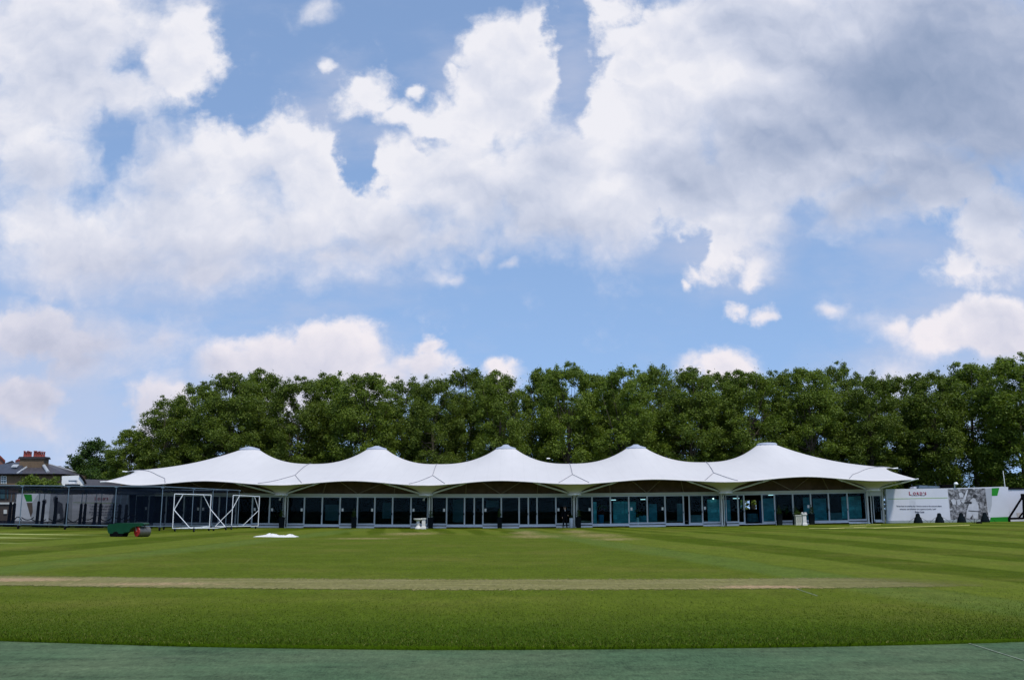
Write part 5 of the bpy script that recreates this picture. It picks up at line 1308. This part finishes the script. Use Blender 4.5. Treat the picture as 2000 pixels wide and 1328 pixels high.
# ------------------------------------------------------------------ houses far left
M_SLATE = slate_mat('blue_slate', (0.042,0.047,0.064)); M_SLATE2 = slate_mat('purple_slate', (0.052,0.046,0.054)); M_TILE = slate_mat('dark_tile', (0.035,0.028,0.029))
M_BRK = brick_mat('stock_brick', (0.15,0.092,0.046), (0.115,0.072,0.038), (0.15,0.12,0.09)); M_RBRK = brick_mat('red_brick', (0.23,0.075,0.05), (0.19,0.06,0.045), (0.24,0.18,0.15))
M_LEAD = mat('lead_flashing', (0.34,0.36,0.38), .5, .1, 2); M_POT = mat('terracotta', (0.26,0.055,0.045), .8, .15, 4)
def house():
    Y = 118.0
    def q(px, py, dy=0): return P(px, py, Y+dy)
    r = empty('brick_house', (q(60,1000).x, Y+6, .3), 'brown brick house with a hipped slate roof and a long chimney of red pots', 'house')
    zb = .2; ze = q(60,925.5).z
    xl, xr = q(-130,926).x, q(122,926).x
    g = MB(); g.box(xl, xr, Y, Y+12, zb, ze-.02); g.build('wall', M_BRK, r)
    # left wing roof (sloping plane) and main hip
    zr = q(66,903.5,5).z
    A, B = q(-140,926,-.4), q(128,926.5,-.4)
    A.z = B.z = ze
    rl, rr_ = q(66,903.5,5), q(84,903.8,5); rl.z = rr_.z = zr
    C, D = Vector((B.x+.3, Y+12.4, ze)), Vector((A.x, Y+12.4, ze))
    hipL = q(33,924.5,-.4); hipL.z = ze
    g = MB(); g.add([hipL, B, rr_, rl], [(0,1,2,3)], 0); g.add([B, Vector((q(146,928,4).x, Y+8, ze)), rr_], [(0,1,2)], 0); 
    g.add([C, Vector((hipL.x, Y+12.4, ze)), rl, rr_], [(0,1,2,3)], 0); g.add([hipL, rl, Vector((hipL.x,Y+12.4,ze))], [(0,1,2)], 0); g.add([Vector((q(146,928,4).x, Y+8, ze)), C, rr_], [(0,1,2)], 0)
    g.build('roof', M_SLATE2, r)
    zl = q(40,901,4).z; L0 = q(-34,924.5,4); L1 = q(44,900.5,4); L1.z = zl
    g = MB(); g.add([A, hipL+Vector((.6,.0,0)), L1, L0], [(0,1,2,3)]); g.add([D, Vector((hipL.x,Y+12.4,ze)), L1, L0], [(0,1,2,3)]); g.add([hipL+Vector((.6,0,0)), Vector((hipL.x,Y+12.4,ze)), L1], [(0,1,2)]); lr = g.build('side_roof', M_SLATE, r)
    g = MB()
    for a, b_, w in ((hipL, rl, .13), (rr_, Vector((q(146,928,4).x, Y+8, ze)), .10), (rl, rr_, .12)): g.tube(a+Vector((0,0,.04)), b_+Vector((0,0,.04)), w, n=6)
    g.tube(q(82,904,3.9), q(94,922.5,.1), .22, n=6); g.build('lead_ridge', M_LEAD, r)
    g = MB(); g.tube(A+Vector((0,-.05,-.06)), B+Vector((0,-.05,-.06)), .09, n=6); g.build('gutter', M_BLACK, r)
    # skylight
    s0 = [q(22,914.8,1.35), q(34,914.8,1.35), q(38,911,2.0), q(26,911,2.0)]; n_ = Vector((0,-.5,.85))*.18
    g = MB(); g.prism([p+n_ for p in s0], (0,.02,.12)); g.build('skylight', M_LEAD, lr)
    # chimney stack
    cx0, cx1 = q(42,895,3).x, q(89,896,3).x
    g = MB(); zt = q(65,896.5,3).z; g.box(cx0, cx1, Y+2.6, Y+3.9, q(65,922,3).z-1.5, zt); ck = g.build('chimney', M_BRK, r)
    g = MB(); g.box(cx0-.15, cx1+.15, Y+2.45, Y+4.05, zt, zt+.18); g.box(cx0-.08, cx1+.08, Y+2.52, Y+3.98, zt+.18, zt+.30); g.build('chimney_cap', M_TILE, ck)
    for px in (45.3,48.5,51.8,55,58.3,65,68,71.2,74.4,77.6,81,84.5):
        x = q(px,890,3).x; h = .55+.12*((int(px*7) % 3)/2)
        g = MB(); g.lathe((x, Y+3.25, zt+.30), [(.14,0),(.105,.1),(.09,h),(.125,h+.03),(.12,h+.10),(.09,h+.11)], 10); g.build('chimney_pot', M_POT, ck)
    g = MB(); a = q(70,896,3.4); g.tube((a.x,a.y,zt), (a.x,a.y,zt+1.05), .02, n=5); g.tube((a.x-.3,a.y,zt+.95),(a.x+.9,a.y,zt+1.1),.015,n=5); g.build('aerial', M_BLACK, ck)
    # sash window
    w = slab([(1.5,929),(12.5,929),(12.5,944.5),(1.5,944.5)], Y-.05, .05, M_WHITE, 'window', r)
    for (a, b_) in ((2.6,6.6),(7.4,11.4)):
        for (c, d) in ((930,933.2),(933.8,936.6),(938,940.4),(941,943.4)):
            slab([(a,c),(b_,c),(b_,d),(a,d)], Y-.07, .015, mat('sash_glass', (0.05,0.09,0.10), .1, .2, 1, spec=.6) if (a, c) == (2.6, 930) else bpy.data.materials['sash_glass'], 'pane', w)
house()
def redhouse():
    Y = 128; r = empty('red_brick_house', (P(-20,1000,Y).x, Y+4, .3), 'red brick gable end cut by the left edge of the picture', 'house')
    pk = P(-6,888,Y); g = MB(); A = [P(-60,915,Y), P(-60,1000,Y), P(9,1000,Y), P(9,903,Y), pk, P(-30,903,Y)]
    ry = Vector((P(-20,1000,Y).x/Y*8, 8, 0))
    g.prism(A, ry); g.build('wall', M_RBRK, r)
    g = MB(); a, b_ = P(-7,886.5,Y-.2), P(10.2,903,Y-.2); g.prism([a, b_, b_+Vector((0,0,.28)), a+Vector((0,0,.28))], ry*1.05); g.build('roof', mat('red_tile', (0.20,0.05,0.035), .8, .2, 2), r)
    Y2 = 131; g = MB(); A = [P(-10,912,Y2),P(24,899,Y2),P(40,912,Y2),P(40,1000,Y2),P(-10,1000,Y2)]
    r2 = empty('slate_roofed_house', (P(20,1000,Y2).x, Y2+3, .3), 'low blue slate roof with a red brick chimney between the gable and the brown house', 'house')
    g.prism(A, (P(20,1000,Y2).x/Y2*6,6,0)); g.build('roof', M_SLATE, r2)
    g = MB(); x0, x1 = P(22.5,900,Y2).x, P(33,900,Y2).x; g.box(x0,x1,Y2+1,Y2+2,P(28,910,Y2).z,P(28,898.5,Y2).z); ck = g.build('chimney', M_RBRK, r2)
    zc = P(28,898.5,Y2).z; g = MB(); g.prism([(x0-.05,Y2+.95,zc),(x1+.05,Y2+.95,zc),((x0+x1)/2,Y2+.95,P(28,895.5,Y2).z)], (0,1.1,0)); g.build('chimney_cap', M_POT, ck)
redhouse()
def farhouse():
    Y = 138; r = empty('dark_roofed_house', (P(150,1000,Y).x, Y+4, .3), 'dark tiled roof with a thin aerial beyond the round green tree', 'house')
    zt = P(140,906,Y).z; ze = P(120,924,Y).z
    x0, x1, xa, xb = P(118,918,Y).x, P(200,918,Y).x, P(138,906,Y).x, P(175,906,Y).x
    g = MB(); g.add([(x0,Y,ze),(x1,Y,ze),(xb,Y+4,zt),(xa,Y+4,zt),(x0,Y+8,ze),(x1,Y+8,ze)], [(0,1,2,3),(4,5,2,3),(0,3,4),(1,2,5)]); g.build('roof', M_TILE, r)
    g = MB(); g.box(x0+.4,x1-.4,Y+.4,Y+7.6,.2,ze-.01); g.build('wall', M_BRK, r)
    g = MB(); a = P(140,905,Y); g.tube((a.x,Y+4,zt-.1),(a.x,Y+4,zt+1.6),.03,n=5)
    for k in range(3): g.tube((a.x-.35,Y+4,zt+1.6-.22*k),(a.x+.35,Y+4,zt+1.6-.22*k),.018,n=5)
    g.build('aerial', M_BLACK, r)
    g = MB(); x, z = P(105.5,911,Y).x, P(105,914,Y).z; g.box(P(102.5,911,Y).x,P(108.5,911,Y).x,Y+1,Y+1.8,z-4,P(105,909,Y).z)
    o = tag(g.build('chimney_stack', M_RBRK), 'tiny red chimney top showing above the hipped roof slope', 'chimney')
farhouse()
# white flat-roofed building with a vent, and slate-roofed shed beside the tent
wb = empty('white_building', (X(138,104,1000),106,.3), 'small white flat roofed building between the shrub and the tent', 'building')
g = MB(); g.prism([P(*a, 104) for a in ((121,929.5),(156,928),(164,938),(170,952),(120,952))], (P(140,1000,104).x/104*5, 5, 0)); g.build('wall', M_WHITE, wb)
g = MB(); 
for a, b_ in (((156,927.5),(164,937.5)),((164,937.5),(171,952))): g.tube(P(*a,103.9), P(*b_,103.9), .12, n=6)
g.build('roof_edge', M_BLACK, wb)
vb = slab([(134,939),(146,939),(146,945),(134,945)], 103.3, .5, M_PLINTH, 'vent_box', wb)
slab([(133.5,937.6),(146.5,937.6),(146.5,939),(133.5,939)], 103.25, .6, M_TUBE, 'vent_rim', vb)
slab([(127,945.2),(151,945.2),(151,948),(127,948)], 103.2, .7, M_BLACK, 'ledge', wb)
sh = empty('slate_shed', (X(190,106,1000),108,.3), 'low building with a dark slate roof beside the left tip of the tent', 'building')
g = MB(); g.add([P(168,953,101), P(262,953,101), P(262,938,107), P(158,935.5,107), P(168,953,112), P(262,953,112)], [(0,1,2,3),(4,5,2,3),(0,3,4),(1,2,5)]); g.build('roof', M_TILE, sh)
g = MB(); a = P(168,953,101); g.box(P(170,953,101).x, P(258,953,101).x, 101.3, 110, .2, a.z-.05); g.build('wall', M_BRK, sh)
# ------------------------------------------------------------------ right side: printed wall
YW = 79.6
rw = empty('printed_wall', (X(1840,YW,1018), YW, gz(X(1840,YW),YW)), 'white printed wall with red lettering, crowd picture and green patches right of the tent', 'wall')
def wp(pts, d, m, name, parent=None, th=.006, Y=YW):
    A = [P(px, py, Y-d) for px, py in pts]; g = MB(); g.prism(A, (0, th, 0)); return g.build(name, m, parent or rw)
wp([(1730,955),(1852,953.2),(1962,950),(1969,951),(1973,1019.5),(1852,1021.5),(1734,1023)], 0, M_PRINT, 'panel', th=.3)
wp([(1730.5,1016.5),(1928,1014.5),(1928,1021),(1731.5,1023.5)], .03, mat('grey_plinth', (.26,.30,.31), .8, .1, 1), 'plinth', th=.025)
wp([(1734,973.6),(1851,971.2),(1851.2,972.3),(1734,974.7)], .012, M_LIME, 'green_rule')
wp([(1730,955),(1731.8,955),(1736.5,1017),(1733.6,1017)], .02, M_ALU, 'edge_post', th=.05)
wp([(1776,975),(1788,974.8),(1790,1016),(1778,1016)], .006, mat('print_joint', (0.49,0.51,0.58), .6, .1, 2), 'panel_joint')
q = P(1776,965.8,YW); text_mesh('lettering', 'L', 0.42, upright(q.x+.06, YW-.02, q.z-.03), M_REDINK, rw, bold=.010)
text_mesh('lettering', "ORD'S", 0.32, upright(q.x+.86, YW-.02, q.z-.01), M_REDINK, rw, bold=.010, spc=1.35)
q = P(1793,967.9,YW); text_mesh('small_lettering', 'THE HOME OF CRICKET', 0.11, upright(q.x, YW-.02, q.z), M_INK, rw)
for t, px, py in (('"It has been an amazing day. I love to come to the one and others', 1795, 989), ('wherever and whenever it is a game at Lord\'s, I said"', 1793, 994.8), ('Brian Lara', 1796, 1000.8)):
    q = P(px, py, YW); text_mesh('small_lettering', t, 0.142 if px != 1796 else .19, upright(q.x, YW-.02, q.z, 0), M_INK, rw, bold=.003 if px != 1796 else .006)
wp([(1851,955),(1924,953.3),(1931.5,1014),(1857,1014.5)], .010, M_CROWD, 'crowd_print')
# generic batsman in white in front of the crowd
FW = mat('print_white', (0.44,0.45,0.50), .6, .15, 2.5); FK = mat('print_dark', (0.03,0.03,0.035), .6, .3, 3)
def bf(pts, m=FW, d=.020): wp(pts, d, m, 'printed_figure')
bf([(1888,998),(1893,984),(1894,978),(1899,973),(1904,971),(1906,977),(1911,986),(1912,997),(1905,998)], FW)
bf([(1888,998),(1911,997.5),(1910,1013),(1902,1013),(1900,1004),(1894,1012),(1887,1012.5)], FW, .018)
bf([(1892,996.3),(1912,998),(1912,999.6),(1891,997.8)], FK, .026)
bf([(1900,970.5),(1901,966),(1905,964.5),(1908,967),(1907,972),(1903,973)], FK, .028)
bf([(1883,980.5),(1895,978.5),(1899,981),(1897,984),(1884,983)], FK, .024)
bf([(1888.5,956),(1891,956.5),(1886,975),(1882.5,977.5),(1881,975)], FW, .028)
for pts in ([(1857,976),(1863,973.5),(1867,977),(1867,985),(1861,985)], [(1869,975),(1874,974.5),(1877,982),(1874,986),(1870,985)], [(1872,963),(1878,961),(1882,966),(1881,971),(1875,971)], [(1877,978),(1882,975),(1885,979),(1881,983)]): bf(pts, FW, .016)
wp([(1924,954),(1938,953),(1937,986),(1934,1000),(1931,1000)], .010, M_PRINTG, 'grey_field')
wp([(1937,953),(1952,952.3),(1948,967.6),(1937,967.8)], .014, M_GREEN, 'green_patch')
wp([(1935.5,1010),(1970,1009),(1971,1019),(1932.5,1019.5)], .038, M_GREEN, 'green_patch', th=.03)
# second, lower wall further right
rw2 = empty('white_wall', (X(2040,YW+1,1018), YW+1, gz(X(2040,YW),YW)), 'plain white boundary wall beyond the printed wall at the right edge', 'wall')
A = [P(px, py, YW+.32) for px, py in ((1968,955),(2160,952),(2166,1018),(1974,1019))]; g = MB(); g.prism(A, (0,.25,0)); g.build('panel', M_PRINT, rw2)
g = MB(); g.tube(P(1967,954.2,YW+.3), P(2160,951.2,YW+.3), .07, n=6); g.build('coping', M_BLACK, rw2)
g = MB(); g.prism([P(px,py,YW+.30) for px,py in ((1985,1001),(1994,1001),(1991,1010),(1988,1010))], (0,.012,0)); g.build('faded_emblem', mat('faded_print', (.45,.42,.42), .7, .1, 2), rw2)
# boxes and lamp on the wall top
g = MB(); 
for (a, b_, t, bt, dy) in ((1794,1812,947.5,953.5,1.0),(1784,1790,950,953.8,.8),(1812,1838,948.5,953.5,1.6)):
    o = wp([(a,bt),(a+2,t),(b_,t+.6),(b_,bt)], -dy, M_TUBE if a != 1784 else M_PRINT, 'roof_unit', th=.8)
    o.parent = None; c = sum((Vector(v.co) for v in o.data.vertices), Vector())/len(o.data.vertices); o.data.transform(Matrix.Translation(-c)); o.location = c+Vector(rw.location)
    tag(o, {1794:'pale curved metal unit standing behind the printed wall top', 1784:'tiny white box on the printed wall top, nearest the tent', 1812:'long grey metal unit behind the printed wall top'}[a], 'roof unit')
o = wp([(1840,953.3),(1840,946.5),(1861,945.5),(1861,953)], -1.2, M_BLACK, 'louvre', th=.6)
o.parent = None; c = sum((Vector(v.co) for v in o.data.vertices), Vector())/len(o.data.vertices); o.data.transform(Matrix.Translation(-c)); o.location = c+Vector(rw.location); tag(o, 'black louvred box behind the wall top, left of the white lamp', 'vent box')
q = P(1865,953,YW-.05); lm = empty('wall_lamp', q, 'white hooded lamp on a short post at the top of the printed wall', 'lamp')
g = MB(); g.tube(q, q+Vector((0,0,.32)), .035, n=8); g.build('post', M_WHITE, lm)
g = MB(); c = q+Vector((.12,0,.36)); g.lathe(c, [(.02,.14),(.10,.12),(.17,.02),(.18,-.08),(.05,-.06)], 14); g.build('hood', M_WHITE, lm)
g = MB(); q = P(1963,951,YW); g.tube(q, q+Vector((-.05,0,1.35)), .03, n=6); tag(g.build('thin_pole', M_WHITE, origin=q), 'thin white pole rising from the top corner of the printed wall', 'pole')
# dark bell-shaped covers with guy ropes
def cone(px, Y, lab, proto):
    x = X(px,Y,1021); z = gz(x,Y)
    if proto is None:
        r = empty('covered_bollard', (x,Y,z), lab, 'bollard cover', 'dark bell shaped covers in front of the printed wall')
        g = MB(); g.lathe((x,Y,z), [(.36,0),(.345,.12),(.28,.36),(.18,.52),(.165,.62),(.155,.70),(.10,.77),(.02,.79)], 18); g.build('cover', mat('dark_cover', (0.006,0.010,0.013), .9, .25, 4, spec=0.03), r)
        for s in (-1,1):
            g = MB(); g.path([(x+s*.14,Y,z+.50),(x+s*.45,Y-.03,z+.33),(x+s*.75,Y-.05,z+.12),(x+s*.8,Y-.05,z)], .012, 5); g.build('guy_rope', M_BLACK, r)
        return r
    r = copy_tree(proto); r.location = (x,Y,z); r['label'] = lab; return r
cp = None
for px, lab in ((1793.5,'leftmost dark bell cover, under the small lettering'), (1835.5,'dark bell cover between the small lettering and the crowd picture'), (1878.5,'dark bell cover in front of the crowd picture, left of the batsman'), (1924.5,'rightmost dark bell cover, at the right edge of the crowd picture')):
    o = cone(px, 78.4, lab, cp); cp = cp or o
# black triangular frame at the right edge
r = empty('sight_screen_frame', P(1990,1019,77.5), 'black triangular steel frame cut by the right edge of the picture', 'steel frame')
Yt = 77.5; T = P(1997,970,Yt); Lb = P(1970,1012.5,Yt); Rb = P(2030,1011,Yt)
g = MB(); g.tube(T, Lb, .085, n=8); g.tube(T+Vector((.08,0,0)), P(2000,1011.5,Yt), .10, n=8); g.tube(Lb, Rb, .085, n=8); g.tube(P(1989,1012,Yt), P(2001,997,Yt), .07, n=8); g.boxc(T+Vector((.12,0,0)), (.42,.2,.5)); g.build('side_frame', M_BLACK, r)
g = MB(); 
g.tube(P(1971,1012,Yt), P(1971.5,1018.6,Yt), .10, n=8); g.build('leg', M_BLACK, r)
g = MB(); g.prism([P(px,py,Yt+.1) for px,py in ((2004,962),(2100,960),(2100,1016),(2004,1016))], (0,.12,0)); g.build('screen', M_BLACK, r)
# yellow hoses and sprinkler on the grass
M_HOSE = mat('yellow_hose', (0.42,0.40,0.12), .6, .15, 2)
def hose(pts, lab, r=.045):
    out = []
    for (a, pa), (b_, pb) in zip(pts, pts[1:]):
        for i in range(8):
            u = i/8; px = a+(b_-a)*u; py = pa+(pb-pa)*u
            A = P(px, py+lift(px)*1.0, 1.0); k = (EYE)/(EYE-A.z); x = A.x*k; out.append((x, k, zg(x, k)+r*.8))
    g = MB(); g.path(out, r*.75, 6); tag(g.build('hose', M_HOSE), lab, 'hose')
hose([(1581,1033),(1620,1033.3),(1650,1032.3),(1706,1032.6),(1776,1030.5),(1840,1028.6),(1902,1026.6)], 'long yellow hose along the grass in front of the right part of the pavilion')
hose([(1660,1027.4),(1690,1025.8),(1725,1025.2)], 'short yellow hose close to the right end of the pavilion', .03)
hose([(1668,1031),(1680,1030.6),(1694,1029.6)], 'short stray end of yellow hose beside the long one', .03)
Y = 74; x = X(1903.5,Y,1024); z = zg(x,Y)
r = empty('sprinkler', (x,Y,z), 'small thin lawn sprinkler on three feet at the end of the long hose', 'sprinkler')
g = MB(); g.tube((x,Y,z+.05),(x,Y,z+.38),.02,n=6); g.build('riser', M_BLACK, r)
g = MB()
for a in range(3): g.tube((x,Y,z+.08),(x+.2*math.cos(a*2.1),Y+.2*math.sin(a*2.1),z),.015,n=5)
g.build('feet', M_BLACK, r)
x2 = X(1909,Y,1025); g = MB(); g.lathe((x2,Y-.3,zg(x2,Y)), [(.22,0),(.24,.06),(.18,.13),(.05,.15)], 14, sy=.6); tag(g.build('weight_bag', M_BLACK, origin=(x2,Y-.3,zg(x2,Y))), 'small black weight lying on the grass beside the sprinkler', 'bag')
# street lamp heads showing against the trees
for px, py, Y, lab in ((1071,895,106,'street lamp whose pale head shows against the trees right of the middle tent peak'), (1547,881.5,106,'street lamp head just above the right slope of the rightmost tent peak')):
    q = P(px, py, Y); z0 = zg(q.x, Y)
    r = empty('street_lamp', (q.x, Y, z0), lab, 'street lamp', 'street lamps behind the tent')
    g = MB(); g.tube((q.x,Y+.1,z0-.1),(q.x,Y+.1,q.z-.02),.06,.035,8); g.build('post', M_BLACK, r)
    g = MB(); g.boxc(q, (.42,.3,.11), taper=.75); g.build('lamp_head', M_WHITE, r)
# brick gate pier and fence seen under the trees at the far right
for px0, px1, t, Y, m, nm, lab, cat in ((1938,1948,931,112,M_RBRK,'brick_pier','brown brick pier half hidden under the trees at the far right','pier'),):
    x0, x1 = X(px0,Y,940), X(px1,Y,940); g = MB(); g.box(x0,x1,Y,Y+.9,zg(x0,Y)-.1,P(px0,t,Y).z); g.box(x0-.08,x1+.08,Y-.08,Y+.98,P(px0,t,Y).z,P(px0,t,Y).z+.15)
    tag(g.build(nm, m), lab, cat)
